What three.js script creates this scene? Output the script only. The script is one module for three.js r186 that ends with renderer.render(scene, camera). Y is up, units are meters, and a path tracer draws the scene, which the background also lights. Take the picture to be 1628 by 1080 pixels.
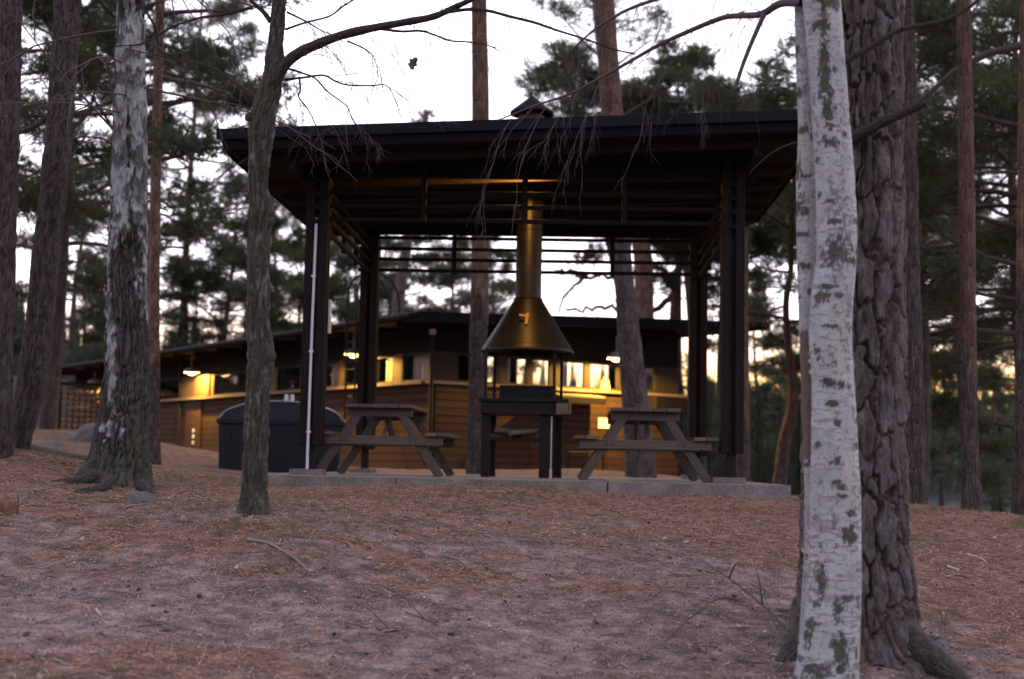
import * as THREE from 'three';
import { mergeGeometries } from 'three/addons/utils/BufferGeometryUtils.js';
import { RoundedBoxGeometry } from 'three/addons/geometries/RoundedBoxGeometry.js';

const clamp = (x, a = 0, b = 1) => Math.min(b, Math.max(a, x));
const ss = (a, b, x) => { const t = clamp((x - a) / (b - a)); return t * t * (3 - 2 * t); };
// ------------------------------------------------------------------ camera, sky, sun, exposure
const scene = new THREE.Scene();
const F = 2260, CX = 814, CY = 540;                       // lens in photograph pixels
const camera = new THREE.PerspectiveCamera(2 * Math.atan(540 / F) * 180 / Math.PI, 1628 / 1080, 0.1, 2500);
camera.position.set(0, 0.155, 0);
camera.rotation.order = 'YXZ';
camera.rotation.set(Math.atan(198 / F), 0, 0.02);
camera.focus = 10.0;
camera.userData.fStop = 1.8;
camera.updateMatrixWorld(true);

const renderer = new THREE.WebGLRenderer({ antialias: true });
renderer.setSize(1024, 679);
renderer.toneMapping = THREE.LinearToneMapping;
renderer.toneMappingExposure = 1.85;
renderer.shadowMap.enabled = true;

{
  // dusk sky: bright afterglow low in front, cooler and dimmer overhead and behind
  const W = 1024, H = 512, d = new Float32Array(W * H * 4), az0 = 0.18;
  for (let j = 0; j < H; j++) {
    const e = ((j + 0.5) / H - 0.5) * Math.PI, ed = Math.max(0, e) * 180 / Math.PI;
    for (let i = 0; i < W; i++) {
      const phi = ((i + 0.5) / W - 0.5) * 2 * Math.PI;      // atan2(z, x)
      const az = Math.atan2(Math.cos(phi), -Math.sin(phi)); // 0 in front (-z), + to the right
      const f = Math.pow((1 + Math.cos(az - az0)) / 2, 1.3);
      const t = Math.exp(-ed / 26), lo = Math.exp(-ed / 6.5) * f;
      const zen = [0.60, 0.63, 0.80], back = [0.72, 0.66, 0.78], front = [1.72, 1.64, 1.78];
      const k = (j * W + i) * 4;
      for (let c = 0; c < 3; c++) {
        const hor = back[c] + (front[c] - back[c]) * f;
        let v = zen[c] + (hor - zen[c]) * t;
        v += lo * [0.15, 0, 0][c];
        v *= 1 - f * [0, 0.36, 0.83][c] * (1 - ss(2.4, 7.4, ed));
        v *= 1 + 0.05 * Math.sin(phi * 3 + ed * 0.11 + Math.sin(ed * 0.3 + phi * 5));
        if (e < 0) v *= 0.35;
        d[k + c] = Math.max(0.02, v);
      }
      d[k + 3] = 1;
    }
  }
  const sky = new THREE.DataTexture(d, W, H, THREE.RGBAFormat, THREE.FloatType);
  sky.mapping = THREE.EquirectangularReflectionMapping; sky.magFilter = THREE.LinearFilter; sky.minFilter = THREE.LinearFilter;
  sky.needsUpdate = true;
  scene.background = sky; scene.environment = sky;
}
const sun = new THREE.DirectionalLight(new THREE.Color(1, 0.72, 0.42), 0.12);   // the last of the set sun
sun.position.set(21, 5.5, -120); sun.target.position.set(0, 0, 0);
sun.castShadow = true; sun.shadow.radius = 14; sun.shadow.mapSize.set(2048, 2048);
Object.assign(sun.shadow.camera, { left: -40, right: 40, top: 40, bottom: -40, near: 1, far: 300 });
scene.add(sun, sun.target);

// ------------------------------------------------------------------ helpers
function rng(seed) { let a = seed >>> 0; return () => { a |= 0; a = a + 0x6D2B79F5 | 0; let t = Math.imul(a ^ a >>> 15, 1 | a); t = t + Math.imul(t ^ t >>> 7, 61 | t) ^ t; return ((t ^ t >>> 14) >>> 0) / 4294967296; }; }
const V = (x, y, z) => new THREE.Vector3(x, y, z);
const mix = (a, b, t) => a + (b - a) * t;
const hash3 = (x, y, z) => { let h = Math.imul(x, 374761393) + Math.imul(y, 668265263) + Math.imul(z, 1274126177) | 0; h = Math.imul(h ^ h >>> 13, 1274126177); h ^= h >>> 16; return (h >>> 0) / 4294967296; };
function vnoise(x, y, z = 0, px = 0, py = 0) {             // value noise, optional periods
  const xi = Math.floor(x), yi = Math.floor(y), zi = Math.floor(z), fx = x - xi, fy = y - yi, fz = z - zi;
  const u = fx * fx * (3 - 2 * fx), v = fy * fy * (3 - 2 * fy), w = fz * fz * (3 - 2 * fz);
  const wx = px ? a => ((a % px) + px) % px : a => a, wy = py ? a => ((a % py) + py) % py : a => a;
  const x0 = wx(xi), x1 = wx(xi + 1), y0 = wy(yi), y1 = wy(yi + 1);
  const a = mix(mix(hash3(x0, y0, zi), hash3(x1, y0, zi), u), mix(hash3(x0, y1, zi), hash3(x1, y1, zi), u), v);
  if (w === 0) return a;
  const b = mix(mix(hash3(x0, y0, zi + 1), hash3(x1, y0, zi + 1), u), mix(hash3(x0, y1, zi + 1), hash3(x1, y1, zi + 1), u), v);
  return mix(a, b, w);
}
function fbm(x, y, z = 0, o = 4, px = 0, py = 0) { let s = 0, a = 0.5, t = 0; for (let i = 0; i < o; i++) { s += a * vnoise(x, y, z + i * 17, px, py); t += a; a *= 0.5; x *= 2; y *= 2; px *= 2; py *= 2; } return s / t; }
function worley(x, y, px = 0, py = 0, seed = 0) {           // [F1, F2, cell id]
  const xi = Math.floor(x), yi = Math.floor(y); let f1 = 9, f2 = 9, id = 0;
  for (let j = -1; j <= 1; j++) for (let i = -1; i <= 1; i++) {
    let cx = xi + i, cy = yi + j; const hx = px ? ((cx % px) + px) % px : cx, hy = py ? ((cy % py) + py) % py : cy;
    const dx = cx + 0.15 + 0.7 * hash3(hx, hy, 11 + seed) - x, dy = cy + 0.15 + 0.7 * hash3(hx, hy, 23 + seed) - y, d = Math.sqrt(dx * dx + dy * dy);
    if (d < f1) { f2 = f1; f1 = d; id = hash3(hx, hy, 37 + seed); } else if (d < f2) f2 = d;
  }
  return [f1, f2, id];
}
// the point seen at a photograph pixel, D metres into the scene (used to measure the place)
const _q = camera.quaternion.clone();
function at(px, py, D) { const v = V((px - CX) / F, -(py - CY) / F, -1).applyQuaternion(_q); return v.multiplyScalar(D / -v.z).add(camera.position); }

const taken = new Map();
function numbered(name) { const n = taken.get(name) || 0; taken.set(name, n + 1); return n ? `${name}_${String(n).padStart(3, '0')}` : name; }
function shadows(o) { o.castShadow = true; o.receiveShadow = true; return o; }
function part(name, geo, m, parent) { const o = shadows(new THREE.Mesh(geo, m)); o.name = name; parent.add(o); return o; }
function thing(name, label, category, pos = [0, 0, 0], turn = 0, group) {
  const o = new THREE.Group(); o.name = numbered(name); o.position.set(...pos); o.rotation.y = turn;
  o.userData = { label, category }; if (group) o.userData.group = group; scene.add(o); return o;
}
function single(name, geo, m, label, category, group) { const o = shadows(new THREE.Mesh(geo, m)); o.name = numbered(name); o.userData = { label, category }; if (group) o.userData.group = group; scene.add(o); return o; }
function setting(name, geo, m) { const o = shadows(new THREE.Mesh(geo, m)); o.name = numbered(name); o.userData = { kind: 'structure', label: name.replace(/_/g, ' ') }; scene.add(o); return o; }

// a box whose uv run in metres, u along its longest side
const boxCache = new Map();
function box(w, h, d) {
  const key = [w, h, d].map(v => v.toFixed(4)).join();
  if (boxCache.has(key)) return boxCache.get(key);
  const b = Math.min(0.006, Math.min(w, h, d) * 0.18);
  const g = new RoundedBoxGeometry(w, h, d, 1, b);
  const p = g.attributes.position, n = g.attributes.normal, uv = new Float32Array(p.count * 2), L = Math.max(w, h, d);
  for (let i = 0; i < p.count; i++) {
    const x = p.getX(i), y = p.getY(i), z = p.getZ(i), ax = Math.abs(n.getX(i)), ay = Math.abs(n.getY(i)), az = Math.abs(n.getZ(i));
    let a, c; if (ax >= ay && ax >= az) [a, c] = [[z, d], [y, h]]; else if (ay >= az) [a, c] = [[x, w], [z, d]]; else [a, c] = [[x, w], [y, h]];
    if (c[1] > a[1]) [a, c] = [c, a];
    uv[i * 2] = a[0]; uv[i * 2 + 1] = c[0];
  }
  g.setAttribute('uv', new THREE.BufferAttribute(uv, 2)); boxCache.set(key, g); return g;
}
function pbox(name, parent, m, w, h, d, x, y, z, rot) { const o = part(name, box(w, h, d), m, parent); o.position.set(x, y, z); if (rot) o.rotation.set(...rot); return o; }
function bar(name, parent, m, a, b, t, h) {               // a beam from a to b, t wide and h high
  const d = b.clone().sub(a), o = part(name, box(d.length(), h, t), m, parent);
  o.position.copy(a).add(b).multiplyScalar(0.5);
  o.quaternion.setFromUnitVectors(V(1, 0, 0), d.normalize()); return o;
}
class Acc {                                               // collects tubes into one geometry
  constructor() { this.p = []; this.n = []; this.uv = []; this.i = []; }
  tube(pts, r0, r1, seg = 5) {
    const base = this.p.length / 3; let up = V(0.31, 0.2, 0.93), s = 0;
    for (let k = 0; k < pts.length; k++) {
      const t = pts[Math.min(k + 1, pts.length - 1)].clone().sub(pts[Math.max(k - 1, 0)]).normalize();
      const ex = up.clone().addScaledVector(t, -up.dot(t)); if (ex.lengthSq() < 1e-6) ex.set(1, 0, 0).addScaledVector(t, -t.x); ex.normalize(); up = ex;
      const ez = t.clone().cross(ex), f = k / (pts.length - 1), r = typeof r0 === 'function' ? r0(f) : mix(r0, r1, f);
      if (k) s += pts[k].distanceTo(pts[k - 1]);
      for (let j = 0; j <= seg; j++) {
        const a = j / seg * 2 * Math.PI, c = Math.cos(a), d = Math.sin(a), nx = ex.x * c + ez.x * d, ny = ex.y * c + ez.y * d, nz = ex.z * c + ez.z * d;
        this.p.push(pts[k].x + nx * r, pts[k].y + ny * r, pts[k].z + nz * r); this.n.push(nx, ny, nz); this.uv.push(j / seg * 0.3, s);
      }
      if (k) for (let j = 0; j < seg; j++) { const a = base + (k - 1) * (seg + 1) + j, b = a + seg + 1; this.i.push(a, a + 1, b, b, a + 1, b + 1); }
    }
    // end cap
    const e = base + (pts.length - 1) * (seg + 1), c = this.p.length / 3, P = pts[pts.length - 1], T = P.clone().sub(pts[pts.length - 2]).normalize();
    this.p.push(P.x, P.y, P.z); this.n.push(T.x, T.y, T.z); this.uv.push(0, s); for (let j = 0; j < seg; j++) this.i.push(e + j, e + j + 1, c);
  }
  get geo() { const g = new THREE.BufferGeometry(); g.setAttribute('position', new THREE.Float32BufferAttribute(this.p, 3)); g.setAttribute('normal', new THREE.Float32BufferAttribute(this.n, 3)); g.setAttribute('uv', new THREE.Float32BufferAttribute(this.uv, 2)); g.setIndex(this.i); return g; }
}
const smooth = (pts, n) => new THREE.CatmullRomCurve3(pts, false, 'centripetal').getPoints(n);
const tubeGeo = (pts, r0, r1, seg = 8) => { const a = new Acc(); a.tube(pts, r0, r1, seg); return a.geo; };

// ------------------------------------------------------------------ textures
function tex(W, H, fn, srgb = true) {
  const d = new Uint8Array(W * H * 4);
  for (let j = 0; j < H; j++) for (let i = 0; i < W; i++) { const c = fn(i / W, j / H), k = (j * W + i) * 4; for (let q = 0; q < 3; q++) d[k + q] = clamp(Array.isArray(c) ? c[q] : c) * 255; d[k + 3] = 255; }
  const t = new THREE.DataTexture(d, W, H, THREE.RGBAFormat); t.wrapS = t.wrapT = THREE.RepeatWrapping; t.magFilter = THREE.LinearFilter; t.minFilter = THREE.LinearMipmapLinearFilter; t.generateMipmaps = true;
  if (srgb) t.colorSpace = THREE.SRGBColorSpace; t.needsUpdate = true; return t;
}
const rep = (t, x, y = x) => { const c = t.clone(); c.repeat.set(x, y); c.needsUpdate = true; return c; };
const grainT = tex(512, 256, (u, v) => { const w = fbm(u * 3, v * 8, 3, 3, 3, 8); const g = fbm(u * 4 + 0, v * 64 + w * 0, 7, 3, 4, 64); const r = 0.5 + 0.5 * Math.sin((v * 10 + w * 2.2) * 6.283); return 0.62 + 0.22 * g + 0.08 * r + 0.12 * (w - 0.5); });
const grainB = tex(512, 256, (u, v) => fbm(u * 4, v * 64, 7, 3, 4, 64), false);
const mottleT = tex(512, 512, (u, v) => { const a = fbm(u * 6, v * 6, 1, 5, 6, 6), b = vnoise(u * 220, v * 220, 5, 220, 220); return 0.62 + 0.34 * (a - 0.5) + 0.3 * (b - 0.5) + 0.12; });
const mottleB = tex(512, 512, (u, v) => 0.5 * fbm(u * 40, v * 40, 9, 4, 40, 40) + 0.5 * vnoise(u * 200, v * 200, 5, 200, 200), false);
const barkB = tex(512, 512, (u, v) => { const w = worley(u * 10 + 0.25 * fbm(u * 12, v * 12, 2, 2, 12, 12), v * 5, 10, 5); return 0.65 * ss(0, 0.3, w[1] - w[0]) + 0.35 * fbm(u * 30, v * 16, 4, 4, 30, 16); }, false);
const barkT = tex(512, 512, (u, v) => { const w = worley(u * 10 + 0.25 * fbm(u * 12, v * 12, 2, 2, 12, 12), v * 5, 10, 5), f = fbm(u * 30, v * 16, 4, 4, 30, 16); const k = 0.72 + 0.36 * (f - 0.5) + 0.22 * (w[2] - 0.5); return [k, k, k]; });

const M = (r, g, b, o = {}) => new THREE[o.specularIntensity === undefined ? 'MeshStandardMaterial' : 'MeshPhysicalMaterial']({ color: new THREE.Color().setRGB(r, g, b), roughness: 0.85, ...o });
const wood = (r, g, b, o = {}) => M(r, g, b, { specularIntensity: 0.35, map: rep(grainT, 1 / 1.1, 1 / 0.35), bumpMap: rep(grainB, 1 / 1.1, 1 / 0.35), bumpScale: 0.0015, roughness: 0.8, ...o });
const m = {
  darkTimber: wood(0.020, 0.0138, 0.012), darkTimber2: wood(0.024, 0.0165, 0.014),
  brownTimber: wood(0.06, 0.036, 0.022),
  roofBoard: wood(0.022, 0.015, 0.013), roofBoard2: wood(0.030, 0.020, 0.017),
  fascia: M(0.009, 0.008, 0.010, { roughness: 0.9, specularIntensity: 0.15 }),
  roofMetal: M(0.010, 0.010, 0.013, { roughness: 0.75, specularIntensity: 0.25 }),
  steel: M(0.013, 0.012, 0.012, { roughness: 0.7, specularIntensity: 0.4 }),
  hood: M(0.052, 0.040, 0.033, { roughness: 0.42, metalness: 0.55, map: rep(mottleT, 2, 2) }),
  conduit: M(0.62, 0.62, 0.66, { roughness: 0.45 }),
  paleMetal: M(0.55, 0.53, 0.52, { roughness: 0.5 }),
  tableWood: wood(0.17, 0.13, 0.115), tableWood2: wood(0.20, 0.15, 0.125), tableEnd: wood(0.30, 0.20, 0.14),
  bolt: M(0.05, 0.045, 0.04, { metalness: 0.6, roughness: 0.5 }),
  concrete: M(0.36, 0.31, 0.295, { map: rep(mottleT, 0.7, 0.7), bumpMap: rep(mottleB, 0.9, 0.9), bumpScale: 0.004, roughness: 0.95 }),
  log: wood(0.32, 0.24, 0.17), logBark: wood(0.12, 0.09, 0.07),
  board: wood(0.098, 0.052, 0.030), board2: wood(0.082, 0.045, 0.027), board3: wood(0.112, 0.059, 0.033),
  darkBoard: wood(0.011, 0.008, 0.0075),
  sill: wood(0.36, 0.27, 0.19), frame: wood(0.06, 0.042, 0.034), pier: wood(0.22, 0.15, 0.085),
  glass: new THREE.MeshPhysicalMaterial({ color: 0xffffff, roughness: 0.02, transmission: 1, thickness: 0, ior: 1.55 }),
  inside: M(0.10, 0.085, 0.07), felt: M(0.035, 0.036, 0.034, { roughness: 0.95, map: rep(mottleT, 0.5, 0.5) }),
  paper: M(0.82, 0.82, 0.80), lampBody: M(0.12, 0.11, 0.10, { roughness: 0.5 }),
  bin: M(0.010, 0.013, 0.020, { roughness: 0.5, specularIntensity: 0.5 }), binLid: M(0.014, 0.020, 0.034, { roughness: 0.32, specularIntensity: 0.7 }), binTrim: M(0.28, 0.32, 0.40, { roughness: 0.35 }),
  stone: M(0.26, 0.245, 0.25, { map: rep(mottleT, 1.3, 1.3), bumpMap: rep(mottleB, 2, 2), bumpScale: 0.006, roughness: 0.95 }),
};

// ------------------------------------------------------------------ ground
const ctrl = [];
const cp = (px, py, D) => { const p = at(px, py, D); ctrl.push([p.x, -p.z, p.y]); };
[[814, 1080, 6.6], [200, 1080, 5.9], [1450, 1042, 7.4], [1300, 1112, 6.5], [400, 815, 9.8], [190, 772, 11.5], [25, 716, 12], [120, 745, 14], [330, 752, 14.5], [430, 771, 14.2], [600, 771, 14.15], [814, 776, 14.1], [1080, 788, 14.0], [1256, 801, 13.95],
 [1460, 802, 14.5], [1548, 812, 14], [1628, 828, 13.4], [1628, 960, 9.2], [0, 900, 8.3], [814, 880, 9.6], [1120, 900, 9.4],
 [290, 750, 37], [450, 755, 22.5], [150, 690, 26], [75, 690, 24], [760, 753, 22.5], [1020, 759, 22.5], [1110, 764, 25], [600, 760, 30]].forEach(a => cp(...a));
[[0, -0.5, -1.36], [-9, 3, -0.8], [9, 3, -1.8], [-13, 12, 0.5], [12, 12, -1.2], [8, 22, -1.5], [10, 32, -2.4], [-16, 25, 0.7], [-22, 36, 1.2], [-24, 48, 2.2], [-12, 50, 0.2], [4, 40, -0.7], [2, 55, -1.8], [14, 48, -3.2], [0, -14, -2.6], [-16, -8, -1.5], [16, -8, -2.9], [24, 20, -3], [-30, 15, 1.4]].forEach(a => ctrl.push(a));
const tps = (() => {
  const n = ctrl.length, N = n + 3, A = [], U = r2 => r2 < 1e-9 ? 0 : r2 * Math.log(r2);
  for (let i = 0; i < N; i++) A.push(new Float64Array(N + 1));
  for (let i = 0; i < n; i++) {
    for (let j = 0; j < n; j++) A[i][j] = U((ctrl[i][0] - ctrl[j][0]) ** 2 + (ctrl[i][1] - ctrl[j][1]) ** 2) + (i === j ? 0.15 : 0);
    A[i][n] = A[n][i] = 1; A[i][n + 1] = A[n + 1][i] = ctrl[i][0]; A[i][n + 2] = A[n + 2][i] = ctrl[i][1]; A[i][N] = ctrl[i][2];
  }
  for (let c = 0; c < N; c++) { let p = c; for (let r = c + 1; r < N; r++) if (Math.abs(A[r][c]) > Math.abs(A[p][c])) p = r; [A[c], A[p]] = [A[p], A[c]]; for (let r = 0; r < N; r++) if (r !== c) { const f = A[r][c] / A[c][c]; if (f) for (let k = c; k <= N; k++) A[r][k] -= f * A[c][k]; } }
  const w = A.map((r, i) => r[N] / r[i]);
  return (x, D) => { let s = w[n] + w[n + 1] * x + w[n + 2] * D; for (let i = 0; i < n; i++) s += w[i] * U((ctrl[i][0] - x) ** 2 + (ctrl[i][1] - D) ** 2); return s; };
})();
const LAKE = -2.3;
function farLand(x, D) {
  const b0 = mix(82, 50, ss(4, 16, x)), bed = mix(mix(-1.6, -3.6, ss(b0, b0 + 12, D)), 1.5 + 7 * ss(170, 330, D), ss(150, 172, D + 10 * vnoise(x * 0.03, 3)));
  const hill = 2.6 + 2.2 * vnoise(x * 0.06, D * 0.06, 4);
  const side = ss(60, 110, Math.abs(x) * 1 - 0.0) * 3.5;
  return Math.max(mix(hill, bed, ss(-26, -8, x + (D - 60) * 0.05)), D < 0 ? -3 : -9) + (D < 120 ? side * 0.4 : 0);
}
function ground(x, D) {
  const t = Math.max(ss(46, 66, D), ss(18, 34, x), ss(24, 40, -x), ss(10, 26, -D));
  let h = t < 1 ? tps(clamp(x, -34, 34), clamp(D, -26, 66)) : 0;
  if (t > 0) h = mix(h, farLand(x, D), t);
  return h + 0.05 * (vnoise(x * 0.9, D * 0.9, 2) - 0.5) + 0.02 * (fbm(x * 3.5, D * 3.5, 6, 3) - 0.5);
}
function axis(stops) { const out = []; for (let k = 0; k < stops.length - 1; k++) { const [a, n] = stops[k], b = stops[k + 1][0]; for (let i = 0; i < n; i++) out.push(a + (b - a) * i / n); } out.push(stops[stops.length - 1][0]); return out; }
const patchRust = (x, D) => {
  const n = fbm(x * 0.55 + 3, D * 0.8, 8, 4), fine = fbm(x * 3.2, D * 4.2, 12, 4);
  const near = 0.34 * ss(9, 13, D) + 0.16 * ss(1.2, 3.2, x) + 0.1 * ss(-1, -3, x) * ss(7, 10, D);       // needles lie thicker under the pines and along the slab
  return ss(0.40, 0.62, 0.5 * n + 0.5 * fine + near - 0.06);
};
{
  const xs = axis([[-700, 12], [-120, 24], [-30, 40], [-8, 240], [8, 40], [30, 24], [120, 12], [700, 0]]), ds = axis([[-60, 12], [-10, 24], [3.6, 210], [15, 60], [30, 60], [70, 50], [190, 30], [380, 12], [1300, 0]]);
  const nx = xs.length, nd = ds.length, P = new Float32Array(nx * nd * 3), C = new Float32Array(nx * nd * 3), UV = new Float32Array(nx * nd * 2), I = [];
  for (let j = 0; j < nd; j++) for (let i = 0; i < nx; i++) {
    const k = j * nx + i, x = xs[i], D = ds[j]; let y = ground(x, D);
    const near = D > 3 && D < 15 && Math.abs(x) < 8;
    if (near) y += 0.022 * (fbm(x * 9, D * 9, 3, 3) - 0.5);
    P.set([x, y, -D], k * 3); UV.set([x / 2.3, D / 2.3], k * 2);
    const r = patchRust(x, D), q = 0.62 + 0.46 * fbm(x * 1.3, D * 1.7, 31, 3) + 0.34 * fbm(x * 7, D * 9, 33, 3), far = D > 45 || Math.abs(x) > 30;
    const sand = [0.380, 0.258, 0.245], rust = [0.345, 0.172, 0.122], moss = [0.055, 0.052, 0.034];
    for (let c = 0; c < 3; c++) C[k * 3 + c] = (far ? moss[c] : mix(sand[c], rust[c], r)) * q;
  }
  for (let j = 0; j < nd - 1; j++) for (let i = 0; i < nx - 1; i++) { const a = j * nx + i, b = a + nx; I.push(a, a + 1, b, b, a + 1, b + 1); }
  const g = new THREE.BufferGeometry(); g.setAttribute('position', new THREE.BufferAttribute(P, 3)); g.setAttribute('uv', new THREE.BufferAttribute(UV, 2)); g.setAttribute('color', new THREE.BufferAttribute(C, 3)); g.setIndex(I); g.computeVertexNormals();
  const soilT = tex(1024, 1024, (u, v) => {
    const a = fbm(u * 24, v * 24, 1, 4, 24, 24), b = vnoise(u * 300, v * 300, 5, 300, 300), c = vnoise(u * 512, v * 512, 8, 512, 512), s = fbm(u * 60, v * 200, 14, 2, 60, 200);
    let k = 0.66 + 0.62 * (a - 0.5) + 0.34 * (b - 0.5) + 0.3 * (c - 0.5) + 0.2 * (s - 0.5); if (b > 0.93) k += 0.2; if (c < 0.06) k -= 0.22;
    return [k * 1.02, k, k * 1.0];
  });
  const soilB = tex(1024, 1024, (u, v) => 0.4 * fbm(u * 40, v * 40, 21, 3, 40, 40) + 0.35 * vnoise(u * 300, v * 300, 5, 300, 300) + 0.25 * vnoise(u * 512, v * 512, 8, 512, 512), false);
  setting('ground', g, new THREE.MeshStandardMaterial({ vertexColors: true, map: soilT, bumpMap: soilB, bumpScale: 0.02, roughness: 1 }));
  const lake = new THREE.PlaneGeometry(420, 150, 1, 1); lake.rotateX(-Math.PI / 2);
  const l = setting('lake', lake, M(0.03, 0.04, 0.05, { roughness: 0.12, bumpMap: rep(mottleB, 30, 12), bumpScale: 0.01 })); l.position.set(60, LAKE, -122);
}
const G = (x, D) => ground(x, D);
const onGround = (px, D) => { const p = at(px, 738, D); p.y = G(p.x, D); return p; };

// ------------------------------------------------------------------ the barbecue shelter
const YAW = -0.041, PC = [0.19, -17.0];
const toWorld = (x, y, z) => V(x, y, z).applyAxisAngle(V(0, 1, 0), YAW).add(V(PC[0], 0, PC[1]));
{
  const s = new THREE.Group(); s.name = 'concrete_slab'; s.userData = { kind: 'structure', label: 'concrete slab' }; s.position.set(PC[0], 0, PC[1]); s.rotation.y = YAW; scene.add(s);
  let x = -2.72; for (const w of [1.52, 2.1, 1.8]) { pbox('slab_panel', s, m.concrete, w - 0.012, 0.5, 5.75, x + w / 2, -0.25, 0.02); x += w; }
}
const shelter = thing('picnic_shelter', 'dark timber open barbecue shelter with flat sloping roof on the concrete slab', 'shelter', [PC[0], 0, PC[1]], YAW);
const PX = 2.21, PZ = 2.0, SL = 0.044;                     // post grid, roof slope
const soffit = x => 3.275 + SL * (x + 3.03);
{
  const s = shelter;
  for (const sx of [-1, 1]) for (const sz of [1, -1]) {
    const x = sx * PX, z = sz * PZ, top = soffit(x) - 0.03;
    pbox('post_pad', s, m.concrete, 0.34, 0.058, 0.3, x - 0.03, 0.029, z);
    pbox('steel_core', s, m.steel, 0.095, top - 0.058, 0.095, x, 0.058 + (top - 0.058) / 2, z);
    for (const ax of [-1, 1]) for (const az of [-1, 1]) pbox('post_timber', s, m.darkTimber2, 0.095, top - 0.31, 0.095, x + ax * 0.07, 0.31 + (top - 0.31) / 2, z + az * 0.07);
    if (sz > 0 && sx < 0) {
      const c = part('conduit', tubeGeo(smooth([V(x - 0.015, 0.06, z + 0.135), V(x - 0.01, 1.5, z + 0.135), V(x, 2.72, z + 0.135)], 8), 0.014, 0.014, 8), m.conduit, s);
      for (const y of [0.45, 1.3, 2.1]) pbox('clip', c, m.conduit, 0.05, 0.022, 0.03, x - 0.012, y, z + 0.13);
      pbox('cover_strip', s, m.paleMetal, 0.03, 0.36, 0.05, x + 0.155, 1.68, z + 0.02);
    }
  }
  // four rows of rails round the frame with short uprights
  const RH = [2.735, 2.885, 3.03, 3.18];
  for (const y of RH) {
    for (const sz of [1, -1]) if (sz < 0 || y < 3.1) pbox('rail', s, m.darkTimber, 2 * PX + 0.34, 0.045, 0.045, 0, y, sz * PZ);
    for (const sx of [-1, 1]) pbox('rail', s, m.darkTimber, 0.045, 0.047, 2 * PZ + 0.34, sx * PX, y - 0.049, 0);
  }
  for (const sz of [1, -1]) for (const x of [-1.08, 0, 1.06]) pbox('upright', s, m.darkTimber2, 0.06, soffit(x) - 2.71, 0.05, x, 2.70 + (soffit(x) - 2.71) / 2, sz * (PZ + 0.049));
  for (const sx of [-1, 1]) for (const z of [-1, 0, 1]) pbox('upright', s, m.darkTimber2, 0.05, soffit(sx * PX) - 2.66, 0.06, sx * (PX + 0.049), 2.655 + (soffit(sx * PX) - 2.66) / 2, z);
  // level headers front and back, sloping purlins, joists
  for (const z of [PZ - 0.08, -PZ + 0.08]) {                 // level underside, top cut to the roof slope
    const e = PX + 0.25, sh = new THREE.Shape(); sh.moveTo(-e, 3.212); sh.lineTo(e, 3.212); sh.lineTo(e, soffit(e) - 0.004); sh.lineTo(-e, soffit(-e) - 0.004); sh.closePath();
    const g = new THREE.ExtrudeGeometry(sh, { depth: 0.09, bevelEnabled: false }); g.translate(0, 0, z - 0.045); part('header_beam', g, m.darkTimber, s);
  }
  const rz = Math.atan(SL);
  for (const z of [2.6, 1.2, 0.42, -0.42, -1.2, -2.1]) pbox('purlin', s, m.brownTimber, 5.9, 0.085, 0.06, 0, soffit(0) - 0.0425, z, [0, 0, rz]);
  for (const x of [-PX, PX]) pbox('joist', s, m.darkTimber, 0.075, 0.11, 5.0, x + Math.sign(x) * 0.16, soffit(x) - 0.145, 0.25);
  // soffit boards side by side
  const Z0 = -2.35, Z1 = 2.95, n = 36, w = (Z1 - Z0) / n;
  for (let i = 0; i < n; i++) pbox('soffit_board', s, i % 3 ? m.roofBoard : m.roofBoard2, 6.06, 0.022, w - 0.012, 0, soffit(0) + 0.012, Z0 + (i + 0.5) * w, [0, 0, rz]);
  const roof = pbox('roof', s, m.roofMetal, 6.16, 0.075, Z1 - Z0 + 0.1, 0, soffit(0) + 0.155, (Z0 + Z1) / 2, [0, 0, rz]);
  pbox('fascia_board', roof, m.fascia, 6.08, 0.13, 0.03, 0, -0.104, (Z1 - Z0) / 2 + 0.012);
  pbox('fascia_board', roof, m.fascia, 6.08, 0.13, 0.03, 0, -0.104, -(Z1 - Z0) / 2 - 0.012);
  for (const sx of [-1, 1]) pbox('fascia_board', roof, m.fascia, 0.03, 0.13, Z1 - Z0 - 0.02, sx * 3.045, -0.1045, 0);
  pbox('roof_edge', roof, m.roofMetal, 6.2, 0.11, 0.012, 0, -0.012, (Z1 - Z0) / 2 + 0.058);
}
{ // the lamp behind the front header
  const p = toWorld(0.02, 3.346, 1.52);
  const l = thing('shelter_lamp', 'small warm lamp hidden behind the front rails of the shelter', 'lamp', [p.x, p.y, p.z], YAW);
  pbox('housing', l, m.lampBody, 0.13, 0.02, 0.07, 0, 0.044, 0);
  part('lens', new THREE.SphereGeometry(0.032, 16, 10), M(0.9, 0.7, 0.4, { emissive: new THREE.Color(1, 0.55, 0.14), emissiveIntensity: 3 }), l);
  const q = new THREE.PointLight(new THREE.Color(1, 0.50, 0.09), 4.6); q.castShadow = true; l.add(q);
}
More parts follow.
